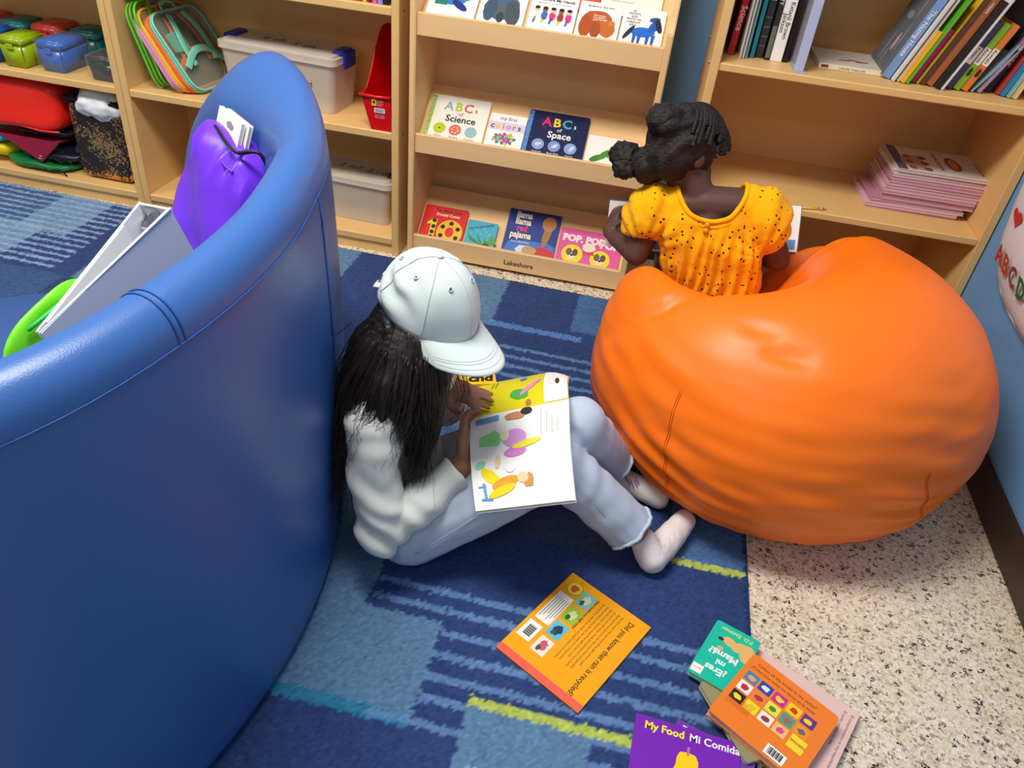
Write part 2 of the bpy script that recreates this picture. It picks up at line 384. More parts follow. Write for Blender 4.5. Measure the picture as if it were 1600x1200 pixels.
# ------------------------------------------------------------------ curved sofa
def sofa():
    r = thing('curved_sofa', 'blue vinyl curved sofa seen from behind its rolled back', 'sofa', (-1.0, .95, 0))
    ST = [(-.82, .08, .87), (-.66, .25, .87), (-.553, .435, .87), (-.500, .570, .87), (-.470, .75, .87), (-.472, .92, .87), (-.497, 1.07, .87), (-.540, 1.235, .87), (-.598, 1.365, .87), (-.668, 1.490, .878), (-.750, 1.600, .888), (-.840, 1.685, .880), (-.945, 1.755, .80), (-1.03, 1.81, .66), (-1.085, 1.84, .52), (-1.11, 1.855, .42)]
    ST = spline(ST, 4); n = len(ST); rings = []; IN = []
    for i, (x, y, zt) in enumerate(ST):
        q0, q1 = Vector(ST[max(0, i-1)][:2]), Vector(ST[min(n-1, i+1)][:2]); tg = (q1-q0).normalized(); nrm = Vector((-tg.y, tg.x))
        O = Vector((x, y)); kf = max(0, min(1, (i/4-7)/3.5)); wd = .095+.085*kf; zo = zt-.055
        R = [(O + nrm*.006, .0120), (O, .03), (O - nrm*.008, zo*.33), (O - nrm*.008, zo*.66), (O, zo*.94), (O + nrm*.004, zo)]
        for k in range(1, 9):
            a = math.pi*k/9; c_ = ((1-math.cos(a))/2)**(1+.5*kf); R.append((O + nrm*(.004 + (wd-.004)*c_), zo + .055*math.sin(a) - .07*kf*c_**2))
        R += [(O + nrm*wd, zo-.01-.08*kf), (O + nrm*(wd+.004+.01*kf), zo*.75-.04*kf), (O + nrm*(wd+.01), .30), (O + nrm*(wd+.01), .0120)]
        rings.append([(p.x, p.y, z) for p, z in R]); IN.append(O + nrm*(wd+.0))
    m = len(rings[0])
    V = [p for q in rings for p in q]; F = [(i*m+k, (i+1)*m+k, (i+1)*m+(k+1) % m, i*m+(k+1) % m) for i in range(n-1) for k in range(m)]
    F += [tuple(range(m)), tuple(range((n-1)*m, n*m))[::-1]]
    bm = bmesh.new(); vs = [bm.verts.new(v) for v in V]
    for f in F: bm.faces.new([vs[k] for k in f])
    bmesh.ops.recalc_face_normals(bm, faces=bm.faces[:])
    bk = from_bm('backrest', bm, VINYL, r, True, True)
    sub = bk.modifiers.new('sub', 'SUBSURF'); sub.levels = 1; sub.render_levels = 2
    # stitched seams: across the roll, down the outside, and under the roll
    for f in (0, .22):
        pts = []
        for k in range(5, 14):
            p = Vector(rings[14][k])*(1-f) + Vector(rings[15][k])*f; c = (Vector(rings[14][5])+Vector(rings[14][14]))/2; pts.append(tuple(p + (p-c).normalized()*-.0004))
        tube('seam', [Vector(q) for q in spline(pts, 4)], .0016, SEAM, bk, True, 6)
    for f in (0, .10): tube('seam', [Vector(rings[25][k])*(1-f) + Vector(rings[26][k])*f + Vector((.0002, 0, 0)) for k in range(1, 6)], .0012, SEAM, bk, True, 6)
    tube('seam', [Vector(rings[j][5]) + Vector((.0004, -.0002, 0)) for j in range(8, 30)], .0011, SEAM, bk, True, 6)
    inner = [(p.x-.002*0, p.y) for p in IN[2:58:3]]
    front = [(-1.16, 1.60), (-1.13, 1.45), (-1.14, 1.36), (-1.175, 1.305), (-1.227, 1.248), (-1.297, 1.20), (-1.42, 1.08), (-1.50, .80), (-1.42, .40), (-1.15, .05)]
    pts = inner + front
    bm = bmesh.new(); f = bm.faces.new([bm.verts.new((x, y, .0125)) for x, y in pts]); e = bmesh.ops.extrude_face_region(bm, geom=[f])
    tv = [v for v in e['geom'] if isinstance(v, bmesh.types.BMVert)]
    for v in tv: v.co.z = .42
    bmesh.ops.recalc_face_normals(bm, faces=bm.faces[:])
    te = [q for q in bm.edges if q.verts[0].co.z > .2 and q.verts[1].co.z > .2]
    bmesh.ops.bevel(bm, geom=te, offset=.03, segments=4, affect='EDGES')
    from_bm('seat', bm, VINYL, r, True, True)
sofa()

# ------------------------------------------------------------------ bean bag
BC = Vector((.448, 1.715, 0))
def bag_point(th, ph):
    """th around, ph from -90 (under) to 90 (crown)"""
    s, c = math.sin(ph), math.cos(ph)
    r = .490*(max(0, c)**.80)*(1 + .015*math.sin(3*th+.6))
    lean = 1
    x = BC.x + r*lean*math.cos(th); y = BC.y + r*.94*math.sin(th); z = .245 + (.375*s if s > 0 else .30*s)
    z = z if z > .03 else .03*math.exp((z-.03)/.05) if z < .03 else z
    p = Vector((x, y, max(0, z - .004)))
    if s > -.2:
        k = min(1, (s+.2)/.5)
        d = math.exp(-(((x-.255)/.185)**2 + ((y-1.97)/.26)**2)); p.z -= k*.48*d*max(0, p.z-.06)/.5
        d2 = math.exp(-(((x-.43)/.22)**2 + ((y-2.0 - (x-.43)*.35)/.055)**2)); p.z -= k*.05*d2
        d3 = math.exp(-(((x-.06)/.11)**2 + ((y-1.76)/.12)**2)); p.z += k*.055*d3
        cr = [(-.06, 1.665), (-.015, 1.625), (.04, 1.578), (.11, 1.560), (.19, 1.60), (.30, 1.66)]; best = 9
        for (ax, ay), (bx, by) in zip(cr[:-1], cr[1:]):
            u = max(0, min(1, ((x-ax)*(bx-ax)+(y-ay)*(by-ay))/((bx-ax)**2+(by-ay)**2))); best = min(best, math.hypot(x-ax-u*(bx-ax), y-ay-u*(by-ay)))
        p.z -= k*.026*math.exp(-(best/.022)**2)*(1 if x < .12 else max(.2, 1-(x-.12)/.2))
        for (ax, ay, bx, by, dp) in ((.30, 1.40, .43, 1.375, .010), (.42, 1.90, .62, 2.0, .016), (.25, 1.46, .36, 1.42, .006)):
            u = max(0, min(1, ((x-ax)*(bx-ax)+(y-ay)*(by-ay))/((bx-ax)**2+(by-ay)**2))); q = math.hypot(x-ax-u*(bx-ax), y-ay-u*(by-ay)); p.z -= k*dp*math.exp(-(q/.018)**2)*math.sin(math.pi*min(.97, max(.03, u)))
        p.z += k*.055*math.exp(-(((x-.47)/.20)**2 + ((y-2.03)/.13)**2))
    return p
def beanbag():
    r = thing('bean_bag', 'large round orange vinyl bean bag between the rug and bookcase', 'bean bag', (BC.x, BC.y, 0))
    nu, nv = 260, 150; V, F = [], []
    def wr(p, th, ph):
        w = 0
        # puckers gathered toward the two short seams and the lower rim
        for (t0, p0, wd) in ((-2.15, -.25, .35), (-.95, -.0, .30)):
            dt = (th-t0+math.pi) % (2*math.pi) - math.pi
            w += .006*math.exp(-(dt/wd)**2-((ph-p0)/.5)**2)*math.sin(ph*32 + dt*9 + 2*nz(p, 5))
        w += .010*nz(p, 4.2) + .005*nz((p.x*.5, p.y*.5, p.z*2.2), 13, 3)*max(0, math.cos(ph+.3))
        w += .004*max(0, .4-abs(ph+.75))*math.sin(th*40+5*nz(p, 6))
        return w
    for j in range(nv+1):
        ph = -math.pi/2 + math.pi*j/nv
        for i in range(nu):
            th = 2*math.pi*i/nu - math.pi; p = bag_point(th, ph)
            d = Vector((math.cos(th)*math.cos(ph), math.sin(th)*math.cos(ph), math.sin(ph)))
            q = p + d*wr(p, th, ph)*(0 if j in (0, nv) else 1); q.z = max(q.z, .0122 if (q.x < .418 and q.y < 2.38) else .001); V.append(q)
    for j in range(nv):
        for i in range(nu): F.append((j*nu+i, j*nu+(i+1) % nu, (j+1)*nu+(i+1) % nu, (j+1)*nu+i))
    bm = bmesh.new(); vs = [bm.verts.new(v) for v in V]
    for f in F: bm.faces.new([vs[k] for k in f])
    bmesh.ops.remove_doubles(bm, verts=bm.verts[:], dist=1e-5)
    b = from_bm('shell', bm, ORANGE, r, True, True)
    def stitch(t0, a0, a1, tw=0):
        n = 26
        for off in (-.006, .006):
            pts = []
            for k in range(n+1):
                ph = a0+(a1-a0)*k/n; th = t0+off+tw*(1-k/n); p = bag_point(th, ph)
                d = Vector((math.cos(th)*math.cos(ph), math.sin(th)*math.cos(ph), math.sin(ph))); pts.append(p + d*(wr(p, th, ph)+.0006))
            tube('seam', pts, .0011, ORSEAM, b, True, 5)
    stitch(-2.22, -.85, .42, .15); stitch(-1.0, -.22, .25, .12)
beanbag()

# ------------------------------------------------------------------ books on the display rack
SL = math.atan(.76); SU = Vector((0, math.cos(SL), math.sin(SL))); SN = Vector((0, -math.sin(SL), math.cos(SL)))
def rack_book(label, tier, x0, x1, s1, t, rgb, r=.004, lift=.0012, **k):
    zf = {'low': .04, 'mid': .41, 'top': .785}[tier]
    o = Vector((x0, 2.4635, zf)) + SU*.020 + SN*lift
    return book(label, frame(o, (1, 0, 0), SU), x1-x0, s1-.020, t, rgb, r=r, **k), x1-x0, s1-.020, t+.0003
def alphabet_book(label, x0, x1, s1, bgc, band, word, wordc, circ, abc, caps, dots=False):
    b, w, h, z = rack_book(label, 'mid', x0, x1, s1, .011, bgc, r=.008)
    flat(b, [(0.001, .004), (.016, .004), (.016, h-.004), (.001, h-.004)], band, z, 'spine_band')
    rd = random.Random(5)
    for i in range(70):
        x, y = .002+.012*rd.random(), .006+(h-.012)*rd.random(); flat(b, ell(x, y, .0012, n=6), bgc, z+.0002, 'band_fleck')
    cx = w*.56
    for i, (ch, c) in enumerate(zip('ABC', abc)): text(b, ch, cx-.050+i*.034, h*.70, .046, c, z+.0002, 'CENTER', bold=.025)
    text(b, 's', cx+.046, h*.71, .026, wordc, z+.0002, 'CENTER'); text(b, 'of', cx-.004, h*.60, .02, wordc, z+.0002, 'CENTER')
    text(b, word, cx, h*.46, .035, wordc, z+.0002, 'CENTER', bold=.02)
    for i, c in enumerate(circ):
        x = w*.25+i*w*.265; flat(b, ell(x, h*.29, .021, n=28), c, z+.0002)
        if dots: flat(b, ell(x+.002*i, h*.29+.001, .012, .006, rot=.4+i*.3), (205, 215, 235), z+.0004)
        elif i == 0: flat(b, ell(x, h*.29, .003), (20, 20, 20), z+.0004)
        elif i == 1:
            for a in range(7): flat(b, ell(x+.011*math.cos(a), h*.29+.011*math.sin(a), .003), (245, 215, 200), z+.0004)
        text(b, caps[i], x, h*.12, .009, wordc, z+.0002, 'CENTER')
    if dots:
        for i in range(40): flat(b, ell(.02+(w-.03)*rd.random(), .01+(h-.02)*rd.random(), .0008, n=5), (200, 210, 235), z+.0001, 'star_dot')
    return b
alphabet_book('cream board book reading ABCs of Science on the rack', -.752, -.546, .203, (244, 240, 226), (150, 190, 70), 'Science', (30, 30, 34), ((190, 208, 40), (232, 104, 70), (150, 186, 192)), ((150, 176, 196), (190, 208, 40), (205, 96, 80)), ('Atoms', 'Bacteria', 'Chemistry'))
alphabet_book('dark blue board book reading ABCs of Space on the rack', -.411, -.204, .203, (26, 36, 78), (92, 140, 210), 'Space', (244, 244, 246), ((140, 160, 214), (128, 150, 208), (140, 164, 216)), ((232, 40, 110), (250, 210, 30), (70, 170, 200)), ('Asteroid', 'Black Hole', 'Comet'), dots=True)
b, w, h, z = rack_book('small white board book reading my first colors on the rack', 'mid', -.538, -.412, .165, .012, (246, 240, 238), r=.005)
flat(b, [(0, h*.56), (w, h*.56), (w, h*.78), (0, h*.78)], (222, 204, 220), z, 'printed_band')
text(b, 'my first', w*.5, h*.84, .019, (60, 60, 66), z+.0002, 'CENTER', shear=.15)
for i, (ch, c) in enumerate(zip('colors', ((96, 96, 110), (226, 190, 60), (150, 180, 90), (186, 140, 180), (210, 110, 120), (90, 100, 140)))): text(b, ch, .014+i*.0185, h*.61, .03, c, z+.0002, 'CENTER', bold=.03)
rd = random.Random(2)
for i in range(26):
    a = i*2.4; rr = .006*math.sqrt(i); c = random.Random(i).choice(((210, 60, 130), (40, 120, 190), (244, 190, 30), (150, 200, 50), (210, 60, 130))); flat(b, ell(w*.5+rr*1.25*math.cos(a), h*.34+rr*.7*math.sin(a), .007, .0055, n=10, rot=a), c, z+.0002+i*1e-5)
b, w, h, z = rack_book('white board book with a green leafy cover picture beside the dark blue one', 'mid', -.197, -.052, .140, .012, (246, 243, 236), r=.005)
for i in range(4): flat(b, ell(.040+.022*i, h*(.30+.13*i), .026, .011, rot=.5+.35*i), (50+18*(i % 3), 130+16*(i % 2), 50), z+.0002+i*4e-5)
# lowest tier
b, w, h, z = rack_book('red board book with a big yellow number 10 of black dots', 'low', -.757, -.594, .162, .014, (226, 40, 28), r=.006)
text(b, 'Ten Black Dots', w*.56, h*.84, .016, (60, 10, 10), z+.0002, 'CENTER', bold=.02); text(b, 'Donald Crews', w*.56, h*.73, .015, (250, 235, 220), z+.0002, 'CENTER', bold=.02)
flat(b, [(.022, h*.50), (.042, h*.62), (.056, h*.62), (.056, .012), (.036, .012), (.036, h*.47), (.022, h*.44)], (250, 222, 20), z+.0002, 'printed_digit')
flat(b, ell(.110, h*.30, .048, .050, n=40), (250, 190, 20), z+.0002, 'printed_digit'); flat(b, ell(.110, h*.30, .016, .020, n=24), (226, 40, 28), z+.0003, 'printed_digit')
for x, y in [(.046, .57), (.047, .40), (.046, .24), (.046, .10)]: flat(b, ell(x, h*y, .008), (24, 18, 16), z+.0005, 'black_dot')
for i in range(6): flat(b, ell(.110+.033*math.cos(i*1.047+.5), h*.30+.036*math.sin(i*1.047+.5), .0085), (24, 18, 16), z+.0005, 'black_dot')
b, w, h, z = rack_book('small teal board book with green leaves beside the red one', 'low', -.586, -.474, .130, .014, (70, 174, 196), r=.006)
text(b, 'THE ITSY-BITSY SPIDER', .008, h*.62, .0115, (20, 60, 80), z+.0002, rot=.32, sx=.8, bold=.02)
for i in range(4): flat(b, [(.075, .012), (.01+.03*i, .05+.014*(i % 2)), (.02+.033*i, .028)], (40+14*i, 140+8*i, 70), z+.0002+i*1e-4)
flat(b, ell(.082, .016, .013, .009, wob=.2), (90, 40, 30), z+.0008)
for i in range(8): flat(b, ell(.02+.011*i, h*(.5+.3*((i*37) % 10)/10), .002, .004, n=8), (130, 210, 226), z+.0001, 'rain_drop')
b, w, h, z = rack_book('blue picture book reading llama llama red pajama on the rack', 'low', -.446, -.254, .208, .010, (44, 62, 138), r=.002)
for i, (s, c) in enumerate((('llama', (248, 236, 200)), ('llama', (248, 236, 200)), ('red', (224, 60, 130)), ('pajama', (248, 236, 200)))): text(b, s, w*.30, h*(.83-.145*i), .036, c, z+.0002, 'CENTER', sx=.78, bold=.035)
text(b, 'Anna Dewdney', w*.32, h*.29, .011, (235, 235, 240), z+.0006, 'CENTER')
flat(b, [(0, 0), (w, 0), (w, h*.30), (w*.85, h*.36), (w*.4, h*.36), (w*.1, h*.30)], (70, 116, 200), z+.0002)
flat(b, ell(w*.42, h*.15, .03, .02, wob=.2, seed=3), (214, 226, 240), z+.0003)
flat(b, ell(w*.80, h*.60, .014, .062, rot=-.12), (172, 118, 66), z+.0004); flat(b, ell(w*.80, h*.78, .026, .030), (184, 130, 76), z+.0005)
flat(b, ell(w*.80, h*.13, .040, .026, wob=.15, seed=4), (206, 44, 36), z+.0006); flat(b, ell(w*.52, h*.16, .026, .018, wob=.25, seed=6), (196, 158, 92), z+.0007)
b, w, h, z = rack_book('pink board book lettered POP POP with two yellow circles', 'low', -.246, -.020, .166, .014, (226, 92, 158), r=.008)
text(b, 'POP. POP', .012, h*.66, .036, (252, 232, 224), z+.0002, bold=.06); text(b, 'POP', .15, h*.60, .036, (252, 232, 224), z+.0002, bold=.06)
for x, y, rr in ((.056, .045, .038), (.158, .040, .036)): 
    flat(b, ell(x, y, rr, n=32), (246, 220, 20), z+.0002); flat(b, ell(x-.003, y, .016, .020, wob=.1), (236, 226, 210), z+.0003)
    flat(b, ell(x-.012, y+.008, .011, .014), (120, 92, 66), z+.0004); flat(b, ell(x+.010, y+.008, .010, .014), (96, 72, 54), z+.0004); flat(b, ell(x, y-.004, .005, .004), (30, 24, 22), z+.0005)
flat(b, ell(.112, h*.55, .024, .018, wob=.2, seed=9), (246, 226, 210), z+.0003); flat(b, [(.092, h*.36), (.134, h*.36), (.128, h*.52), (.096, h*.52)], (220, 60, 90), z+.0002)
b, w, h, z = rack_book('pale green picture book tucked behind the pink one', 'low', -.190, -.060, .184, .006, (170, 196, 110), r=.002, lift=.0001); b.location += SN*-.0003; b.location.y += .012
b.location += SU*.01 - SN*.006
# upper tier
def animal_book(label, x0, x1, title, titlec, shapes, s1=.172, bgc=(246, 244, 238), ty=.86, ts=.012, dy=.0):
    b, w, h, z = rack_book(label, 'top', x0, x1, s1, .012, bgc, r=.004); 
    for i, l in enumerate(title): text(b, l, w*.5, h*(ty-i*.085), ts, titlec, z+.0002, 'CENTER', bold=.02)
    for i, (kind, a, c) in enumerate(shapes): flat(b, ell(*a) if kind == 'e' else a, c, z+.0002+i*6e-5)
    return b, w, h, z
animal_book('white book with a blue winged cover picture at the rack end', -.752, -.598, [], INK, [('e', (.080, .080, .036, .014, 20, .15), (40, 130, 200)), ('e', (.115, .097, .014, .011), (46, 140, 206)), ('e', (.100, .066, .030, .012, 16, -.6), (44, 50, 130)), ('e', (.078, .105, .020, .010, 16, 2.0), (50, 60, 150)), ('p', [(.02, .062), (.06, .062), (.06, .082), (.02, .078)], (30, 130, 110)), ('p', [(.128, .098), (.142, .096), (.128, .092)], (60, 60, 60))])
animal_book('white book with a hulking slate grey cover picture', -.590, -.446, [], INK, [('e', (.07, .085, .055, .050, 20, .1, .12, 3), (86, 98, 108)), ('e', (.105, .066, .024, .048, 18, .1, .1, 4), (74, 82, 90)), ('e', (.035, .070, .020, .044, 18, -.1, .1, 5), (66, 86, 110)), ('e', (.072, .125, .030, .024), (70, 100, 150)), ('e', (.07, .045, .012, .02), (60, 66, 74))])
b, w, h, z = animal_book('white book reading Here Are My Hands with small children pictured', -.434, -.290, [], INK, [])
text(b, 'Here Are My Hands', w*.5, h*.86, .0155, (50, 50, 56), z+.0002, 'CENTER', shear=.12, bold=.02, sx=.95); text(b, 'Bill Martin Jr. and John Archambault', w*.5, h*.79, .007, (80, 80, 86), z+.0002, 'CENTER')
for i, c in enumerate(((232, 226, 214), (60, 110, 190), (226, 60, 130), (160, 60, 50), (226, 60, 130))):
    x = .022+.025*i; flat(b, ell(x, h*.50, .010, .017, wob=.2, seed=i), c, z+.0003); flat(b, ell(x, h*.64, .0085, .009), ((226, 190, 160), (150, 100, 70))[i % 2], z+.0004); flat(b, ell(x, h*.68, .008, .006), (40, 30, 28), z+.00045)
    flat(b, [(x-.008, h*.30), (x-.002, h*.30), (x+.002, h*.45), (x-.006, h*.45)], ((60, 110, 190), (230, 200, 40))[i % 2], z+.0003)
b, w, h, z = animal_book('white book with a big rust brown cover picture', -.285, -.155, ['Bill Martin Jr / Eric Carle'], (60, 60, 60), [('e', (.060, .088, .046, .034, 20, 0, .1, 3), (186, 92, 42)), ('e', (.028, .060, .020, .040), (176, 82, 38)), ('e', (.092, .060, .026, .034, 20, .3, .1, 5), (196, 104, 50)), ('e', (.060, .050, .016, .030), (164, 78, 36)), ('e', (.105, .080, .012, .010), (206, 120, 60))], ts=.008, ty=.88)
for i, l in enumerate(('Oso pardo,', 'oso pardo,', '¿qué ves ahí?')): text(b, l, w*.36, h*(.66-.05*i), .0085, (250, 240, 226), z+.0009, bold=.02)
b, w, h, z = animal_book('white book with a bright blue four legged cover picture', -.150, -.021, [], INK, [('e', (.068, .066, .036, .018, 20, .05, .06, 2), (36, 110, 206)), ('e', (.100, .092, .014, .026, 18, -.5), (40, 90, 180)), ('e', (.098, .116, .017, .009, 16, .25), (44, 80, 150)), ('e', (.112, .094, .009, .026, 16, .3), (34, 40, 70)), ('e', (.026, .060, .007, .030, 16, -.5), (40, 46, 70))] + [('p', [(x, .022), (x+.007, .022), (x+.011, .060), (x-.001, .060)], (38, 96, 190)) for x in (.040, .055, .080, .096)])
for i, l in enumerate(('EL', 'ARTISTA', 'QUE', 'PINTÓ UN', 'CABALLO', 'AZUL')): text(b, l, .034, h*(.90-.068*i), .0095, (50, 50, 54), z+.0002, 'CENTER', bold=.02)
# second row behind the upper tier
for label, x0, x1, rgb, sh in (('white book with scattered print standing behind the brown pictured one', -.225, -.04, (242, 238, 230), 1), ('book with green and orange panels behind the children book', -.36, -.23, (60, 140, 80), 2)):
    b = book(label, frame(Vector((x0, 2.57, .785+.76*.105+.006)), (1, 0, 0), SU), x1-x0, .16, .008, rgb, r=.002)
    if sh == 1:
        for i in range(3): text(b, 'words and pictures by'[:14+i], .03, .085-.018*i, .010, (150, 146, 140), .0083)
        text(b, 'Ay', .13, .10, .04, (30, 30, 30), .0083, shear=.2)
    else: flat(b, [(.07, 0), (.13, 0), (.13, .16), (.07, .16)], (236, 92, 40), .0083); flat(b, ell(.03, .09, .02, .03), (30, 90, 50), .0083)

# ------------------------------------------------------------------ books in the bookcase
ZS = .8425
def standing(label, x, t, h, w, rgb, y=2.42, lean=0, txt=None, tc=(240, 240, 240), ts=.012, ty=.05, cover=None, name='book', group=None, z0=ZS, bold=.01):
    a = math.radians(lean); Zd = Vector((math.cos(a), 0, -math.sin(a))); Yd = Vector((math.sin(a), 0, math.cos(a)))
    o = Vector((x, y, z0 + t*math.sin(a) + .0005))
    b = book(label, frame(o, (0, 1, 0), Yd), w, h, t, cover or rgb, spine=rgb, name=name, group=group)
    MS = frame((-.0004, 0, 0), (0, -1, 0), (0, 0, 1))
    for (s, c, size, yy, zz) in (txt or []): text(b, s, -yy, zz*t, size, c, 0, M=MS, bold=bold)
    return b
def spine_patch(b, t, y0, y1, rgb): mesh('spine_panel', [(-.0003, y0, .001), (-.0003, y0, t-.001), (-.0003, y1, t-.001), (-.0003, y1, .001)], [(0, 1, 2, 3)], cm(rgb), b)
W = (244, 242, 238)
standing('thin black book hugging the bookcase side panel', .153, .010, .26, .2, (26, 24, 26), y=2.47)
standing('red book with Science in white down its spine', .170, .018, .27, .2, (206, 42, 32), y=2.425, lean=3, txt=[('Science', W, .022, .13, .22)])
for i, (x, c, lb) in enumerate(((.203, (226, 226, 216), 'slim cream booklet next to the red science book'), (.212, (206, 218, 212), 'slim pale green booklet third from the case side'), (.221, (120, 160, 160), 'slim grey teal booklet with a dark edge'))): standing(lb, x, .0065, .245, .2, c, y=2.40+.006*i)
b = standing('narrow teal book with tiny white spine lettering', .234, .012, .24, .19, (28, 130, 140), y=2.425, txt=[('My Many Americans', W, .010, .24, .25)])
b = standing('charcoal book with FOR JUSTICE down its spine', .250, .021, .25, .19, (52, 52, 56), y=2.44, txt=[('FOR JUSTICE', W, .016, .24, .30)])
for y0 in (.03, .055, .080, .105): spine_patch(b, .021, y0, y0+.004, (96, 96, 100))
b = standing('black and olive book reading OSCEOLA COUNTY on its spine', .275, .014, .27, .19, (44, 46, 40), y=2.425, txt=[('OSCEOLA COUNTY', W, .0135, .265, .22)]); spine_patch(b, .014, .006, .09, (110, 112, 96))
standing('white book with Ketanji Brown Jackson down its spine', .291, .033, .27, .2, (246, 244, 240), y=2.425, txt=[('Ketanji Brown', (40, 40, 44), .0165, .155, .52), ('Jackson', (40, 40, 44), .0165, .125, .14), ('e    o', (40, 40, 44), .018, .25, .45)])
standing('narrow black book squeezed beside the acrylic holder', .328, .012, .26, .19, (22, 22, 24), y=2.43, txt=[('Young  Activists', W, .010, .25, .3)])
# clear acrylic sign holder
r = thing('sign_holder', 'clear acrylic sign holder standing upright among the books', 'sign holder', (.372, 2.43, ZS))
ACR = mat('acrylic', (206, 214, 240), .08, .6, alpha=.55)
box('panel', (.352, 2.345, ZS+.002), (.356, 2.55, ZS+.29), ACR, r, True, .001); box('panel', (.374, 2.345, ZS+.002), (.378, 2.55, ZS+.29), ACR, r, True, .001)
box('front_edge', (.352, 2.342, ZS+.002), (.378, 2.346, ZS+.29), mat('frosted_acrylic', (190, 200, 232), .3, .5, alpha=.85), r, True, .001); box('foot', (.350, 2.325, ZS), (.386, 2.55, ZS+.003), ACR, r, True, .001)
# flat book
b = book('cream paperback lying flat on the bookcase shelf', frame((.428, 2.425, ZS+.0005), (1, .02, 0), (-.06, 1, 0)), .198, .20, .014, (232, 224, 210), rough=.3)
MF = frame((0, -.0004, 0), (1, 0, 0), (0, 0, 1)); text(b, 'LARGER THAN LIFE', .055, .003, .0085, (60, 50, 46), 0, M=MF); mesh('spine_panel', [(.006, -.0003, .003), (.026, -.0003, .003), (.026, -.0003, .011), (.006, -.0003, .011)], [(0, 1, 2, 3)], cm((160, 50, 50)), b)
mesh('spine_edge', [(0.001, -.0001, .001), (.197, -.0001, .001), (.197, -.0001, .0135), (.001, -.0001, .0135)], [(0, 1, 2, 3)], cm((240, 230, 200)), b)
for x, y, a in ((.08, .07, .2), (.11, .08, -.5), (.13, .07, .3)): flat(b, ell(x, y, .02, .007, rot=a), (160, 100, 84), .0143)
for i in range(8): flat(b, [(.06+.012*i, .11), (.0612+.012*i, .11), (.0612+.012*i, .17), (.06+.012*i, .17)], (190, 182, 170), .0143)
# leaning row
LN = 19; G = 'books leaning along the upper bookcase shelf'
b = standing('thick slate blue book leaning first, grey pictured cover turned outward', .597, .026, .235, .20, (120, 154, 206), y=2.41, lean=LN, txt=[('The Nazing House', W, .017, .19, .3)], cover=(104, 108, 116), group=G)
for ch in b.children:
    if ch.name.startswith('back_cover'): ch.data.materials[0] = cm((104, 108, 116))
bz = -.0003; MB = frame((0, 0, bz), (0, -1, 0), (-1, 0, 0))
for a, c in (((-.08, -.08, .025, .012), (200, 170, 170)), ((-.10, -.05, .04, .006), (150, 152, 156)), ((-.06, -.13, .045, .004), (160, 162, 166)), ((-.15, -.12, .012, .03), (140, 160, 168)), ((-.18, -.06, .03, .005), (146, 148, 152)), ((-.04, -.10, .03, .003), (170, 170, 172))): flat(b, [(y, x) for x, y in []] or ell(a[0], a[1], a[2], a[3]), c, 0, M=MB)
row = [(.622, .005, .27, (236, 232, 226), 'thin white book leaning after the slate blue one', 2.39, None), (.630, .004, .28, (196, 190, 180), 'thin grey book leaning second among the slim spines', 2.40, None), (.638, .006, .27, (228, 214, 206), 'thin pale pink book leaning among slim spines', 2.395, None),
       (.647, .011, .145, (240, 186, 30), 'short yellow book leaning in the shelf row', 2.385, None), (.660, .008, .235, (96, 186, 50), 'lime green book leaning in the shelf row', 2.385, None), (.671, .005, .30, (170, 30, 70), 'crimson spined booklet leaning behind the lime green one', 2.42, None),
       (.682, .013, .15, (216, 24, 130), 'short magenta book leaning in the shelf row', 2.41, None), (.697, .006, .29, (244, 206, 40), 'tall thin yellow book leaning past the magenta one', 2.405, None), (.706, .013, .27, (96, 58, 40), 'dark brown book leaning in the shelf row', 2.40, None),
       (.722, .016, .25, (176, 104, 62), 'tan brown book leaning in the shelf row', 2.395, [('Wildlife', W, .009, .23, .3)]), (.741, .012, .24, (36, 34, 36), 'black book leaning in the shelf row', 2.375, None), (.756, .005, .26, (244, 242, 238), 'white edged magazine leaning past the black book', 2.372, None)]
XC = .597+.026*1.06+.0008
for x, t, h, c, lb, y, tx in row: standing(lb, XC, t*1.12, h, .19, c, y=y, lean=LN, txt=tx, group=G); XC += t*1.12*1.06+.0008
for x, c, word, ic in ((.775, (74, 66, 120), 'Kitten', (74, 66, 120)), (.7965, (134, 190, 44), 'Animals', (40, 60, 20)), (.818, (226, 128, 50), 'Animals', (60, 30, 10))):
    lb = {'Kitten': 'purple book with Kitten on a white spine band'}.get(word) or ('lime book with a white spine band' if c[1] > 150 else 'orange book with a white spine band')
    b = standing(lb, x-.010, .019, .185, .15, c, y=2.395, lean=LN, group=G); spine_patch(b, .019, .072, .118, (244, 240, 234))
    text(b, word, -.116, .005, .0125, (40, 36, 40), 0, M=frame((-.0006, 0, 0), (0, -1, 0), (0, 0, 1)), bold=.01)
    if word != 'Kitten': flat(b, ell(-.05, .010, .012, .005, wob=.5, seed=3), ic, 0, M=frame((-.0006, 0, 0), (0, -1, 0), (0, 0, 1)))
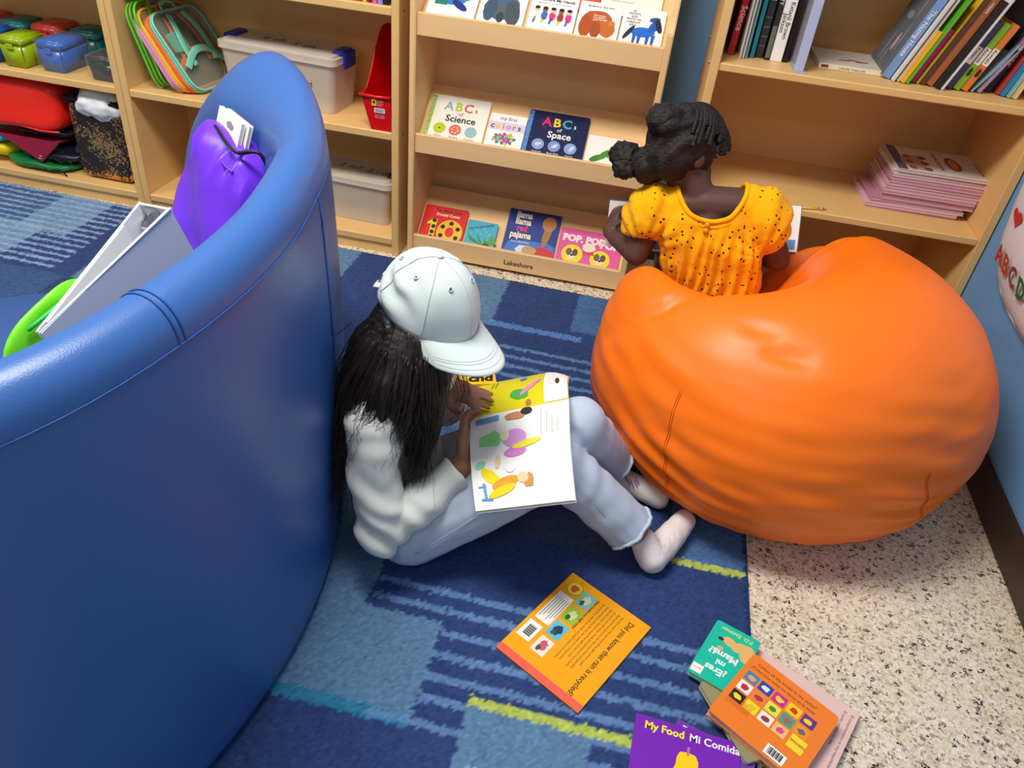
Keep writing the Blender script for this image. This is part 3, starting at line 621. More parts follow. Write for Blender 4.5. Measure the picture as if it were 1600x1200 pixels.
for x, t, h, c, y, ln, lb, tx in ((.836, .006, .21, (140, 186, 206), 2.40, 30, 'thin pale blue book slumped in the leaning row', None), (.853, .010, .21, (178, 140, 176), 2.40, 24, 'mauve book leaning beside the work book', [('Grade', W, .009, .15, .2)]),
       (.868, .030, .26, (24, 44, 58), 2.43, 16, 'thick navy WORK BOOK leaning near the wall', [('WORK', (236, 206, 196), .019, .13, .54), ('BOOK', (236, 206, 196), .019, .11, .06)]), (.907, .007, .24, (206, 70, 70), 2.41, 14, 'thin red spined book leaning near the wall', None), (.916, .011, .235, (40, 140, 190), 2.40, 14, 'bright blue book leaning near the wall', None), (.930, .010, .23, (150, 190, 200), 2.395, 13, 'pale aqua book leaning last but one', None), (.943, .012, .22, (226, 206, 150), 2.39, 12, 'cream book leaning last against the bookcase end', None)): standing(lb, x, t, h, .19, c, y=y, lean=ln, txt=tx, group=G)
# stack of catalogues on the lower shelf
zt = .4685; rd = random.Random(11); N = 15
SG = 'mauve catalogues stacked on the lower bookcase shelf'
for i in range(N):
    t = .0088; dx = -.03 if i < 2 else (-.018 if i < 4 else 0); c = rd.choice(((206, 150, 172), (214, 166, 184), (196, 136, 160), (224, 190, 200)))
    if i > N-4: c = (226, 214, 206)
    M = frame((.715+dx+rd.uniform(-.006, .006)+.0016*i, 2.42+rd.uniform(-.006, .006)+.0006*i, zt), (1, .03+rd.uniform(-.015, .015), 0), (0, 1, 0))
    b = book('white topped catalogue reading PRANG, uppermost of the mauve stack' if i == N-1 else 'mauve edged catalogue, %s in the bookcase stack' % (('lowest', 'second from the bottom', 'third from the bottom', 'fourth from the bottom', 'fifth from the bottom', 'sixth from the bottom', 'seventh from the bottom')[i] if i < 7 else ('second from the top', 'third from the top', 'fourth from the top', 'fifth from the top', 'sixth from the top', 'seventh from the top', 'eighth from the top')[N-2-i]), M, .275, .22, t-.0004, c if i < N-1 else (232, 226, 220), spine=c, page=cm((216, 176, 190), .5), group=SG, name='catalogue', rough=.25)
    zt += t
z = t-.0001
flat(b, [(.001, .002), (.03, .002), (.03, .218), (.001, .218)], (96, 84, 116), z); flat(b, ell(.06, .08, .035, .06, wob=.15), (196, 150, 130), z+.0001)
for i in range(9): flat(b, ell(.05+.022*(i % 3), .03+.05*(i//3), .013, .016, n=12), ((150, 106, 92), (206, 160, 140), (126, 92, 92))[i % 3], z+.0002+i*1e-5)
flat(b, ell(.185, .11, .022, .06), (150, 90, 60), z+.0002); flat(b, ell(.185, .11, .012, .045), (214, 150, 80), z+.0003)
text(b, 'PRANG', .255, .15, .034, (90, 76, 72), z+.0002, rot=-math.pi/2, bold=.03); text(b, 'CONSTRUCTION PAPER', .135, .19, .014, (70, 60, 60), z+.0002, rot=-math.pi/2)
# pencil lying across the shelf edge
PA, PBt = Vector((.452, 2.306, .4725)), Vector((.563, 2.340, .4725)); d = (PBt-PA)
r = thing('pencil', 'yellow pencil lying at the bookcase lower shelf edge', 'pencil', PA)
tube('shaft', [PA, PA+d*.84], .0037, mat('pencil_yellow', (240, 214, 90), .4), r, True, 6); tube('point', [PA, PA-d*.12], [.0037, .0006], mat('pencil_wood', (220, 180, 130), .6), r, True, 6)
tube('ferrule', [PA+d*.84, PA+d*.92], .0038, STEEL, r, True, 8); tube('eraser', [PA+d*.92, PA+d*.985], .0035, mat('eraser', (226, 140, 130), .7), r, True, 8)

# ------------------------------------------------------------------ books on the floor
RUGZ = .0118
def floor_frame(o, px, py, z): return frame((o[0], o[1], z), (px[0]-o[0], px[1]-o[1], 0), (py[0]-o[0], py[1]-o[1], 0))
A, B, Cc, D = (.024, 1.137), (.204, 1.037), (.079, .813), (-.100, .907)
b = book('orange paperback asking Did you know that rain is recycled, lying on the rug', floor_frame(A, D, B, RUGZ), .259, .204, .005, (250, 168, 24), spine=(240, 92, 70), side='R', rough=.3)
z = .0053; w, h = .259, .204
flat(b, [(w-.017, .0005), (w-.0005, .0005), (w-.0005, h-.0005), (w-.017, h-.0005)], (242, 96, 76), z)
text(b, 'Did you know that rain is recycled?', .020, h-.040, .0172, (60, 40, 16), z, sx=.90, bold=.012)
for i in range(6):
    text(b, ('Rain falls, water rises and clouds fill up again all year round.', 'Read and find out about the rain that comes down and goes back', 'up once more, with drops, clouds and experiments to try at home.')[i % 3], .022, h-.058-.0095*i, .0066, (96, 64, 20), z, sx=.98)
text(b, 'Other books you might enjoy', .022, h-.120, .008, (50, 34, 14), z, bold=.02)
for i, (c, c2) in enumerate((((120, 200, 176), (226, 220, 190)), ((150, 196, 60), (220, 226, 150)), ((90, 190, 214), (40, 60, 90)), ((240, 226, 214), (206, 90, 110)))):
    x = .022+.050*i; flat(b, [(x, .050), (x+.042, .050), (x+.042, .082), (x, .082)], c, z, 'printed_panel'); flat(b, ell(x+.02, .067, .013, .009, wob=.4, seed=i), c2, z+.0002); flat(b, ell(x+.03, .062, .007, .005, wob=.4, seed=i+5), (60, 90, 60), z+.0003)
flat(b, [(.058, .010), (.148, .010), (.148, .046), (.058, .046)], (244, 240, 228), z, 'printed_panel')
for i in range(6): flat(b, [(.072+.001*(i % 2), .014+.0055*i), (.140-.008*(i % 3), .014+.0055*i), (.140-.008*(i % 3), .0155+.0055*i), (.072, .0155+.0055*i)], (120, 116, 110), z+.0002)
flat(b, [(.158, .008), (.206, .008), (.206, .040), (.158, .040)], (246, 244, 240), z, 'barcode_panel')
for i in range(16): flat(b, [(.168+.0018*i, .016), (.1688+.0018*i+.0005*(i % 3), .016), (.1688+.0018*i+.0005*(i % 3), .034), (.168+.0018*i, .034)], (40, 38, 40), z+.0002, 'barcode_bar')
flat(b, ell(.033, .030, .0175, n=36), (60, 46, 14), z, 'round_badge'); flat(b, ell(.033, .030, .0168, n=36), (246, 216, 50), z+.0002, 'round_badge'); flat(b, ell(.033, .030, .009, wob=.5, n=14, seed=2), (214, 92, 50), z+.0004)
for i in range(3): flat(b, [(.006, .030+.004*i), (.0115, .030+.004*i), (.0115, .031+.004*i), (.006, .031+.004*i)], (110, 70, 20), z)

gz = RUGZ+.0135
# books at the bottom of the pile
M = floor_frame((.345, .905), (.53, .79), (.465, 1.062), .0122); b = book('pale pink book lying mostly under the orange board book', floor_frame((.318, .870), (.545, .755), (.440, 1.072), RUGZ), .228, .205, .010, (232, 196, 186), rough=.4)
for i in range(2): text(b, ('El comportamiento es muy importante', 'El cariño empieza en casa')[i], .215-.014*i, .19, .0085, (120, 80, 76), .0103, rot=-math.pi/2)
b = book('olive board book mostly hidden beneath the orange one', frame((.300, .925, RUGZ+.0105), (.52, -.85, 0), (.85, .52, 0)), .165, .135, .012, (150, 144, 104), r=.008, rough=.4)
for i in range(14): flat(b, ell(.01+.14*((i*7) % 14)/14, .03+.09*((i*5) % 14)/14, .008, .005, rot=i, wob=.4, seed=i), ((60, 60, 46), (200, 196, 150), (106, 110, 80))[i % 3], .0123+i*1e-5)
ez = RUGZ+.0235
T, Rr, Bb, Ll = (.341, 1.078), (.424, 1.041), (.324, .935), (.243, .977)
b = book('green board book reading Eres mi Mamá, upside down at the pile edge', frame((Rr[0]-.001, Rr[1], ez), (T[0]-Rr[0], T[1]-Rr[1], -.006), (Bb[0]-Rr[0], Bb[1]-Rr[1], -.010)), .094, .146, .014, (22, 190, 160), spine=(236, 226, 214), r=.006, rough=.3)
z = .0143; w, h = .094, .146
text(b, '¿Eres', .050, .108, .021, W, z, 'CENTER', bold=.03); text(b, 'mi', .048, .088, .019, W, z, 'CENTER', bold=.03); text(b, 'Mamá?', .050, .067, .022, W, z, 'CENTER', bold=.03); text(b, 'P.D. Eastman', .046, .010, .0125, (206, 226, 120), z, 'CENTER', bold=.02)
flat(b, ell(.030, .040, .017, .012, rot=.5, n=24), (226, 180, 110), z); flat(b, ell(.052, .038, .015, .010, n=20, rot=-.3), (226, 180, 110), z+.0001); flat(b, ell(.012, .046, .015, .022, rot=.2), (226, 180, 110), z+.00005); flat(b, ell(.070, .040, .006, .004), (60, 40, 30), z+.0003); flat(b, ell(.062, .062, .006, .005, wob=.3), (214, 180, 120), z+.0002)
flat(b, [(.070, .120), (.092, .120), (.092, .140), (.070, .140)], (246, 240, 232), z, 'printed_panel'); text(b, 'Beginner', .072, .128, .005, (200, 60, 50), z+.0002)
text(b, '¿Eres mi Mamá?', -.125, .003, .0115, (60, 50, 50), 0, M=frame((-.0006, 0, 0), (0, -1, 0), (0, 0, 1)), bold=.01)
oz = RUGZ+.0245
oT, oR, oL = (.399, 1.009), (.555, .911), (.313, .861)
b = book('orange board book with a grid of small pictures, on top of the pile', frame((oL[0], oL[1], oz), (oR[0]-oT[0], oR[1]-oT[1], -.004), (oT[0]-oL[0], oT[1]-oL[1], .006)), .184, .171, .016, (242, 128, 40), page=cm((226, 190, 176), .6), r=.010, side='R', rough=.3)
z = .0163; w, h = .184, .171
text(b, 'Collect all the books in the series!', .018, h-.020, .0092, (70, 34, 14), z, sx=.98); text(b, '¡Colecciona todos los libros en la serie!', .012, h-.032, .0088, (70, 34, 14), z, sx=.95)
cols = ((70, 130, 176), (40, 70, 160), (206, 40, 140), (248, 206, 20), (100, 50, 140), (240, 240, 240), (236, 130, 70), (230, 226, 70), (70, 160, 130), (236, 150, 40), (30, 28, 28), (246, 216, 30), (240, 236, 230), (240, 190, 120))
k = 0
for rw in range(3):
    for cc in range(5 if rw < 2 else 4):
        x, y = .012+.030*cc, h-.064-.027*rw-(0); flat(b, [(x, y), (x+.026, y), (x+.026, y+.023), (x, y+.023)], cols[k % 14], z, 'printed_panel')
        flat(b, ell(x+.013, y+.011, .008, .006, wob=.45, seed=k, n=12), ((230, 160, 100), (230, 230, 230), (244, 214, 60), (220, 50, 30), (250, 210, 30), (200, 40, 60), (180, 50, 40), (90, 130, 50), (190, 90, 80), (110, 100, 110), (240, 220, 60), (240, 190, 30), (150, 60, 50), (230, 60, 140))[k], z+.0002); k += 1
for i in range(7): flat(b, [(.012, .062-.0032*i), (.060, .062-.0032*i), (.060, .0632-.0032*i), (.012, .0632-.0032*i)], (206, 100, 30), z)
flat(b, [(.135, .048), (.165, .048), (.165, .078), (.135, .078)], (246, 220, 30), z, 'printed_panel'); text(b, 'SPANISH', .136, .062, .0075, (200, 30, 100), z+.0002, bold=.03)
flat(b, [(.112, .006), (.150, .006), (.150, .028), (.112, .028)], (246, 244, 240), z, 'barcode_panel')
for i in range(13): flat(b, [(.117+.0022*i, .010), (.118+.0022*i+.0005*(i % 3), .010), (.118+.0022*i+.0005*(i % 3), .025), (.117+.0022*i, .025)], (40, 38, 40), z+.0002, 'barcode_bar')
# purple books
def purple(label, o, x, z0, lift, words): 
    b = book(label, frame((o[0], o[1], z0), x, (-x[1], x[0], 0)), .200, .200, .007, (120, 40, 176), rough=.3); return b
o = Vector((.186, .832)); xd = Vector((.998, -.055)); yd = Vector((.055, .998)); oo = o - yd*.200
b0 = book('white edged book under the purple books, mostly out of the frame', frame((oo.x-.02, oo.y-.02, RUGZ), (.97, -.22, 0), (.22, .97, 0)), .19, .19, .006, (226, 220, 224), rough=.4)
b1 = book('purple book showing one corner behind the My Food book', frame((oo.x+.03, oo.y+.028, RUGZ+.0065), (.93, -.30, 0), (.30, .93, 0)), .15, .195, .006, (118, 62, 166), rough=.3); text(b1, 'D', .012, .172, .022, W, .0063, bold=.03)
b = book('purple My Food Mi Comida book with a yellow pear cover', frame((oo.x, oo.y, RUGZ+.0130), (xd.x, xd.y, .0), (yd.x, yd.y, 0)), .192, .200, .007, (122, 38, 178), rough=.3)
z = .0073; text(b, 'My Food', .018, .176, .0205, (250, 226, 60), z, bold=.03); text(b, 'Mi Comida', .100, .176, .0205, W, z, bold=.02)
pear = [(.095+.020*math.sin(a)*(1 if abs(a) < 9 else 1), .14) for a in ()]
prof = [(.152, .004), (.150, .014), (.140, .019), (.125, .020), (.110, .026), (.09, .040), (.07, .052), (.045, .056), (.025, .046), (.012, .025)]
flat(b, [(.100+r, y) for y, r in prof] + [(.100-r, y) for y, r in prof[::-1]], (252, 206, 10), z, 'printed_pear'); flat(b, [(.098, .146), (.102, .146), (.1035, .163), (.0985, .163)], (196, 110, 150), z+.0002, 'printed_stem')

# ------------------------------------------------------------------ things on the low shelf units
Z1 = .4515; Z0 = .0665
def pencil_box(label, x0, y0, w, d, h, rgb, wrap=False, a=0.0):
    r = thing('pencil_box', label, 'box', (x0+w/2, y0+d/2, Z1), 'plastic pencil boxes on the low shelf')
    m = mat('box_%d_%d_%d' % rgb, rgb, .25, .5)
    def slab(name, z0, z1, i0, i1, bev):
        bm = bmesh.new(); V = []
        for z, i in ((z0, i0), (z1, i1)):
            for sx, sy in ((-1, -1), (1, -1), (1, 1), (-1, 1)): V.append(bm.verts.new((sx*(w/2-i), sy*(d/2-i), z)))
        for f in ((3, 2, 1, 0), (4, 5, 6, 7), (0, 1, 5, 4), (1, 2, 6, 5), (2, 3, 7, 6), (3, 0, 4, 7)): bm.faces.new([V[k] for k in f])
        bmesh.ops.bevel(bm, geom=bm.edges[:], offset=bev, segments=3, affect='EDGES'); o = from_bm(name, bm, m, r, False, True); return o
    slab('body', 0, h*.72, .008, .002, .004); slab('lid', h*.72, h, 0, .004, .006); box('latch', (-.014, -d/2-.003, h*.60), (.014, -d/2+.002, h*.78), m, r, bev=.002)
    if wrap: box('plastic_wrap', (-w/2-.002, -d/2-.004, .001), (w/2+.002, d/2+.002, h*1.012), FILM, r, bev=.004)
    r.rotation_euler.z = a
pencil_box('lime green pencil box at the front of the left shelf', -2.290, 2.445, .094, .125, .105, (160, 186, 10))
pencil_box('blue pencil box in shrink wrap near the shelf front', -2.155, 2.460, .098, .155, .105, (38, 98, 196), wrap=True)
pencil_box('black pencil box in shrink wrap beside the divider', -1.955, 2.450, .105, .10, .085, (30, 28, 30), wrap=True)
pencil_box('white grooved pencil box behind the black wrapped one', -1.985, 2.60, .12, .14, .115, (232, 230, 228))
pencil_box('teal pencil box behind the blue wrapped one', -2.150, 2.628, .11, .115, .108, (24, 118, 118))
pencil_box('coral red pencil box behind the lime green one', -2.285, 2.605, .11, .135, .112, (224, 74, 66))
pencil_box('teal pencil box at the left picture edge', -2.420, 2.60, .11, .13, .108, (28, 124, 126))
pencil_box('blue pencil box at the left picture edge', -2.430, 2.44, .115, .13, .112, (30, 92, 184))
pencil_box('coral red pencil box furthest back at the left edge', -2.545, 2.60, .11, .13, .112, (220, 78, 66))

def cushion(name, label, cat, c, s, m, fn=None, group=None):
    r = blobthing(name, label, cat, c, s, m, fn, group); return r
def puffy(name, c, s, m, parent=None, p=3.2, fn=None, nu=56, nv=30, R=None, world=True):
    """soft superellipsoid body"""
    V, F = [], []; c = Vector(c)
    def sg(v, e): return math.copysign(abs(v)**e, v)
    for j in range(nv+1):
        b = -math.pi/2+math.pi*j/nv
        for i in range(nu):
            a = 2*math.pi*i/nu; q = Vector((s[0]*sg(math.cos(b), 2/p)*sg(math.cos(a), 2/p), s[1]*sg(math.cos(b), 2/p)*sg(math.sin(a), 2/p), s[2]*sg(math.sin(b), 2/p)))
            if fn: q = fn(q)
            V.append(c + (R @ q if R is not None else q))
    for j in range(nv):
        for i in range(nu): F.append((j*nu+i, j*nu+(i+1) % nu, (j+1)*nu+(i+1) % nu, (j+1)*nu+i))
    bm = bmesh.new(); vs = [bm.verts.new(v) for v in V]
    for f in F: bm.faces.new([vs[k] for k in f])
    bmesh.ops.remove_doubles(bm, verts=bm.verts[:], dist=1e-5)
    return from_bm(name, bm, m, parent, world, True)
# red slick bag on top of the drawstring bags
RED = mat('red_nylon', (236, 36, 20), .3, .5); 
r = thing('red_tote', 'red slick nylon bag flopped over a pile of drawstring bags', 'bag', (-2.30, 2.53, .22))
puffy('body', (-2.325, 2.55, .325), (.205, .105, .094), RED, r, 5, lambda q: q + Vector((0, -.03*(q.z < -.01)*abs(q.z)/.08, .012*nz(q, 9))))
tube('hem', [(-2.52+.04*i, 2.432-.003*math.sin(i), .243+.003*math.sin(i*1.3)) for i in range(11)], .004, RED, r, True, 6)
def sackling(label, c, s, rgb, seed, p=2.6, cord=True):
    m = mat('nylon_%d_%d_%d' % rgb, rgb, .4, .4); r = thing('drawstring_bag', label, 'bag', (c[0], c[1], c[2]-s[2]), 'folded drawstring bags on the bottom shelf')
    puffy('body', c, s, m, r, p, lambda q: q + Vector((0, 0, .010*nz(q, 14, seed)+.006*nz(q, 35, seed))))
    if cord: tube('cord', [(c[0]+s[0]*(.2+.14*i), c[1]-s[1]*.9-.006*math.sin(i*1.8), c[2]-s[2]*.5+.01*math.sin(i*2.1)) for i in range(6)], .003, BLACK, r, True, 6)
sackling('green drawstring bag lowest in the folded pile', (-2.28, 2.54, .088), (.15, .105, .021), (24, 120, 60), 1)
sackling('black drawstring bag in the middle of the folded pile', (-2.24, 2.55, .130), (.14, .10, .024), (24, 28, 38), 2)
sackling('yellow drawstring bag at the left of the folded pile', (-2.47, 2.55, .118), (.085, .105, .030), (238, 214, 20), 3, cord=False)
sackling('light blue drawstring bag above the yellow one', (-2.46, 2.55, .170), (.09, .10, .022), (60, 160, 206), 4, cord=False)
sackling('purple drawstring bag beside the sequined bag', (-2.135, 2.60, .120), (.022, .09, .06), (84, 40, 110), 5, cord=False)
sackling('black drawstring bag under the red slick one', (-2.25, 2.56, .215), (.125, .10, .018), (20, 20, 26), 6, cord=False)
# maroon bag with a triangular flap
MRN = mat('maroon_nylon', (150, 22, 56), .4, .4)
r = thing('drawstring_bag', 'maroon drawstring bag with a pointed corner hanging forward', 'bag', (-2.30, 2.5, .16), 'folded drawstring bags on the bottom shelf')
puffy('body', (-2.31, 2.55, .182), (.15, .10, .014), MRN, r, 3, lambda q: q + Vector((0, 0, .006*nz(q, 15))))
mesh('flap', [(-2.40, 2.446, .198), (-2.15, 2.446, .198), (-2.235, 2.436, .112), (-2.40, 2.449, .190), (-2.15, 2.449, .190), (-2.235, 2.440, .110)], [(0, 2, 1), (3, 4, 5), (0, 3, 5, 2), (2, 5, 4, 1), (1, 4, 3, 0)], MRN, r, True)
tube('grommet', [(-2.236+.007*math.cos(a*.7), 2.4365, .130+.007*math.sin(a*.7)) for a in range(9)], .0018, STEEL, r, True, 6, closed=True)
# sequined bag
def sequins():
    m = bpy.data.materials.new('flip_sequins'); nt, n, L, b = nodes_of(m); tc = n.new('ShaderNodeTexCoord')
    v = n.new('ShaderNodeTexVoronoi'); v.inputs['Scale'].default_value = 210; L.new(tc.outputs['Object'], v.inputs['Vector'])
    ns = n.new('ShaderNodeTexNoise'); ns.inputs['Scale'].default_value = 11; ns.inputs['Detail'].default_value = 2; L.new(tc.outputs['Object'], ns.inputs['Vector'])
    s = n.new('ShaderNodeSeparateColor'); L.new(v.outputs['Color'], s.inputs[0])
    mul = n.new('ShaderNodeMath'); mul.operation = 'MULTIPLY_ADD'; mul.inputs[1].default_value = .45; L.new(s.outputs[0], mul.inputs[0]); L.new(ns.outputs[0], mul.inputs[2])
    g = n.new('ShaderNodeMath'); g.operation = 'GREATER_THAN'; g.inputs[1].default_value = .80; L.new(mul.outputs[0], g.inputs[0])
    mx = n.new('ShaderNodeMix'); mx.data_type = 'RGBA'; mx.inputs[6].default_value = (*lin((40, 26, 20)), 1); mx.inputs[7].default_value = (*lin((236, 180, 110)), 1)
    L.new(g.outputs[0], mx.inputs[0]); L.new(mx.outputs[2], b.inputs['Base Color']); b.inputs['Roughness'].default_value = .3; L.new(g.outputs[0], b.inputs['Metallic'])
    nm = n.new('ShaderNodeBump'); nm.inputs['Strength'].default_value = .9; nm.inputs['Distance'].default_value = .002; L.new(s.outputs[1], nm.inputs['Height']); L.new(nm.outputs[0], b.inputs['Normal'])
    return m
r = thing('sequin_bag', 'black and gold sequined tote standing on the bottom shelf', 'bag', (-1.99, 2.53, Z0))
puffy('body', (-1.985, 2.535, Z0+.150), (.113, .075, .149), sequins(), r, 7, lambda q: q + Vector((.004*nz(q, 9), .006*nz(q, 8, 2), 0)))
box('rim', (-2.098, 2.458, Z0+.292), (-1.874, 2.604, Z0+.312), mat('black_felt', (16, 18, 26), .9), r, True, .006, 2)
r = thing('white_cloth', 'bunched white cloth stuffed into the sequined tote', 'cloth', (-1.95, 2.5, .34))
puffy('folds', (-1.965, 2.50, .352), (.098, .060, .054), mat('white_cotton', (236, 238, 242), .8, .1), r, 2.2, lambda q: q*(1+.16*nz(q, 24)+.10*nz(q, 55)))
# small books at the top shelf
for i, (x, t, c, lb) in enumerate(((-.968, .026, (214, 30, 44), 'red paperback standing on the highest visible shelf'), (-.934, .010, (230, 196, 90), 'golden paperback standing on the highest visible shelf'), (-.918, .008, (120, 40, 50), 'wine coloured paperback on the highest visible shelf'), (-.906, .016, (216, 96, 160), 'pink paperback standing on the highest visible shelf'), (-.888, .016, (140, 140, 214), 'lilac paperback standing on the highest visible shelf'), (-.870, .018, (30, 30, 36), 'black paperback standing beside the shelf end'))):
    standing(lb, x, t, .19, .14, c, y=2.44, z0=.8362, group='small paperbacks on the highest visible shelf')
r = thing('trinket_tray', 'dark patterned tray on the highest visible shelf', 'tray', (-1.06, 2.5, .8362))
box('body', (-1.13, 2.44, .8362), (-1.0, 2.56, .87), mat('tray_brown', (70, 56, 44), .5, var=((60, 60, 60), .6)), r, True, .006, 2); box('rim', (-1.135, 2.435, .866), (-.995, 2.565, .874), BLACK, r, True, .003)

# lidded bins
def bin_box(label, c, w, d, h, a, z0, latch, words):
    r = thing('lidded_bin', label, 'storage bin', Matrix.Translation((c[0], c[1], z0)) @ Matrix.Rotation(a, 4, 'Z'))
    def shell(name, z0, z1, i0, i1, rr, m):
        p0, p1 = rrect(w-2*i0, d-2*i0, rr, 5, -w/2+i0, -d/2+i0), rrect(w-2*i1, d-2*i1, rr, 5, -w/2+i1, -d/2+i1); n = len(p0)
        q0, q1 = rrect(w-2*i0-.005, d-2*i0-.005, rr, 5, -w/2+i0+.0025, -d/2+i0+.0025), rrect(w-2*i1-.005, d-2*i1-.005, rr, 5, -w/2+i1+.0025, -d/2+i1+.0025)
        V = [(x, y, z0) for x, y in p0]+[(x, y, z1) for x, y in p1]+[(x, y, z1) for x, y in q1]+[(x, y, z0+.0025) for x, y in q0]
        F = [tuple(range(n))[::-1], tuple(range(3*n, 4*n))]
        for k in range(3): F += [(k*n+i, k*n+(i+1) % n, (k+1)*n+(i+1) % n, (k+1)*n+i) for i in range(n)]
        return mesh(name, V, F, m, r)
    shell('tub', 0, h*.80, .022, .008, .022, CLEAR)
    pts = rrect(w, d, .026, 6, -w/2, -d/2); lid = prism('lid', pts, h*.80, h*.90, LID, r); 
    prism('lid_panel', rrect(w-.03, d-.03, .02, 6, -w/2+.015, -d/2+.015), h*.90, h*.93, LID, lid)
    LB = mat('latch_%d_%d_%d' % latch, latch, .35)
    for s in (-1, 1):
        box('latch', (s*(w/2-.02)-.022, -d*.20, h*.89), (s*(w/2-.02)+.022, d*.20, h*.97), LB, r, bev=.006, seg=3); box('latch_flap', (s*(w/2+.003)-.004, -d*.20, h*.70), (s*(w/2+.003)+.004, d*.20, h*.95), LB, r, bev=.003, seg=2)
    for (s, x, y, sz, face) in words:
        if face == 'top': text(r, s, x, y, sz, (60, 52, 50), h*.93+.0006, 'CENTER', name='marker_writing', shear=.2)
        else: text(r, s, 0, 0, sz, (60, 52, 50), 0, 'CENTER', M=frame((x, -d/2+.0128, y), (1, 0, 0), (0, .045, 1)), name='marker_writing')
    return r
bin_box('clear lidded bin with blue latches marked 4th 5th', (-1.265, 2.60, 0), .44, .215, .205, -.075, .4513, (30, 60, 170), [('4 th', -.06, -.015, .058, 'top'), ('5 th', .06, -.03, .058, 'top'), ('4', -.14, .08, .06, 'f'), ('T', .06, .11, .06, 'f'), ('5', .075, .06, .06, 'f'), ('TH', .11, .085, .03, 'f')])
bin_box('clear lidded bin on the bottom shelf marked 2nd 3rd', (-1.06, 2.595, 0), .40, .20, .185, -.05, .0664, (40, 50, 90), [('2 nd', .0, -.01, .05, 'top'), ('3 rd', .11, -.02, .05, 'top')])
bin_box('clear lidded bin with black latches behind the purple bag', (-1.49, 2.62, 0), .36, .20, .185, .0, .0664, (30, 28, 30), [])
# red book bin with scooped front
def book_bin():
    RB = mat('red_plastic', (222, 14, 20), .3, .5); r = thing('book_bin', 'bright red plastic book bin with scooped side on the shelf', 'book bin', (-.885, 2.52, .4513))
    y0, y1 = 2.430, 2.66; zb = .4516
    def wall(name, pts, th): 
        bm = bmesh.new(); vs = [bm.verts.new(p) for p in pts]; f = bm.faces.new(vs); e = bmesh.ops.extrude_face_region(bm, geom=[f])
        for v in e['geom']:
            if isinstance(v, bmesh.types.BMVert): v.co += Vector(th)
        bmesh.ops.recalc_face_normals(bm, faces=bm.faces[:]); bmesh.ops.bevel(bm, geom=bm.edges[:], offset=.001, segments=1, affect='EDGES'); return from_bm(name, bm, RB, r, True)
    lx0, lx1, rx = -.912, -.942, -.842
    fr = wall('front_panel', [(lx0, y0, zb), (rx, y0, zb), (rx, y0-.008, zb+.112), (lx1, y0-.008, zb+.112)], (0, .004, 0))
    curve = [(lx1, y0-.008+.005*i, zb+.112) for i in range(1)] + [(lx1+.003, y0+.03, zb+.125), (lx1+.004, y0+.07, zb+.165), (lx1+.005, y0+.11, zb+.225), (lx1+.006, y0+.15, zb+.268), (lx1+.006, y0+.18, zb+.285), (lx1+.006, y1, zb+.285)]
    wall('side_panel', [(lx0, y0, zb), *curve, (lx0, y1, zb)], (.004, 0, 0)); wall('side_panel', [(rx-.002, y0, zb), *[(rx-.002, p[1], p[2]) for p in curve], (rx-.002, y1, zb)], (.002, 0, 0))
    wall('back_panel', [(lx0, y1-.004, zb), (rx, y1-.004, zb), (rx, y1-.004, zb+.285), (lx1+.006, y1-.004, zb+.285)], (0, .004, 0)); box('base', (lx0, y0, zb-.0002), (rx, y1, zb+.004), RB, r, True, .001)
    tube('rim', [(lx1-.004, y0-.011, zb+.114), (-.89, y0-.013, zb+.112), (rx-.001, y0-.011, zb+.114)], .005, RB, r, True, 8)
    M = frame((-.905, y0-.0050, zb+.03), (1, 0, 0), (0, -.07, 1)); MI = parent_world(r).inverted() @ M
    flat(r, [(0, .052), (.016, .052), (.016, .074), (0, .074)], (246, 214, 40), .0008, 'price_sticker', MI); flat(r, ell(.008, .064, .005), (60, 60, 20), .0011, 'price_sticker', MI)
    flat(r, [(.008, .030), (.044, .030), (.044, .046), (.008, .046)], (240, 236, 236), .0008, 'barcode_panel', MI)
    for i in range(9): flat(r, [(.012+.0032*i, .032), (.0135+.0032*i, .032), (.0135+.0032*i, .044), (.012+.0032*i, .044)], (40, 36, 40), .0011, 'barcode_bar', MI)
    for i in range(4): text(r, ('Large Book', 'Bin Plastic', 'Classroom', 'Storage')[i], .018, .068-.005*i, .005, (250, 200, 200), .0008, M=MI)
    for i in range(3): text(r, 'Made of plastic', .010, .022-.005*i, .0055, (250, 190, 190), .0008, M=MI)
book_bin()
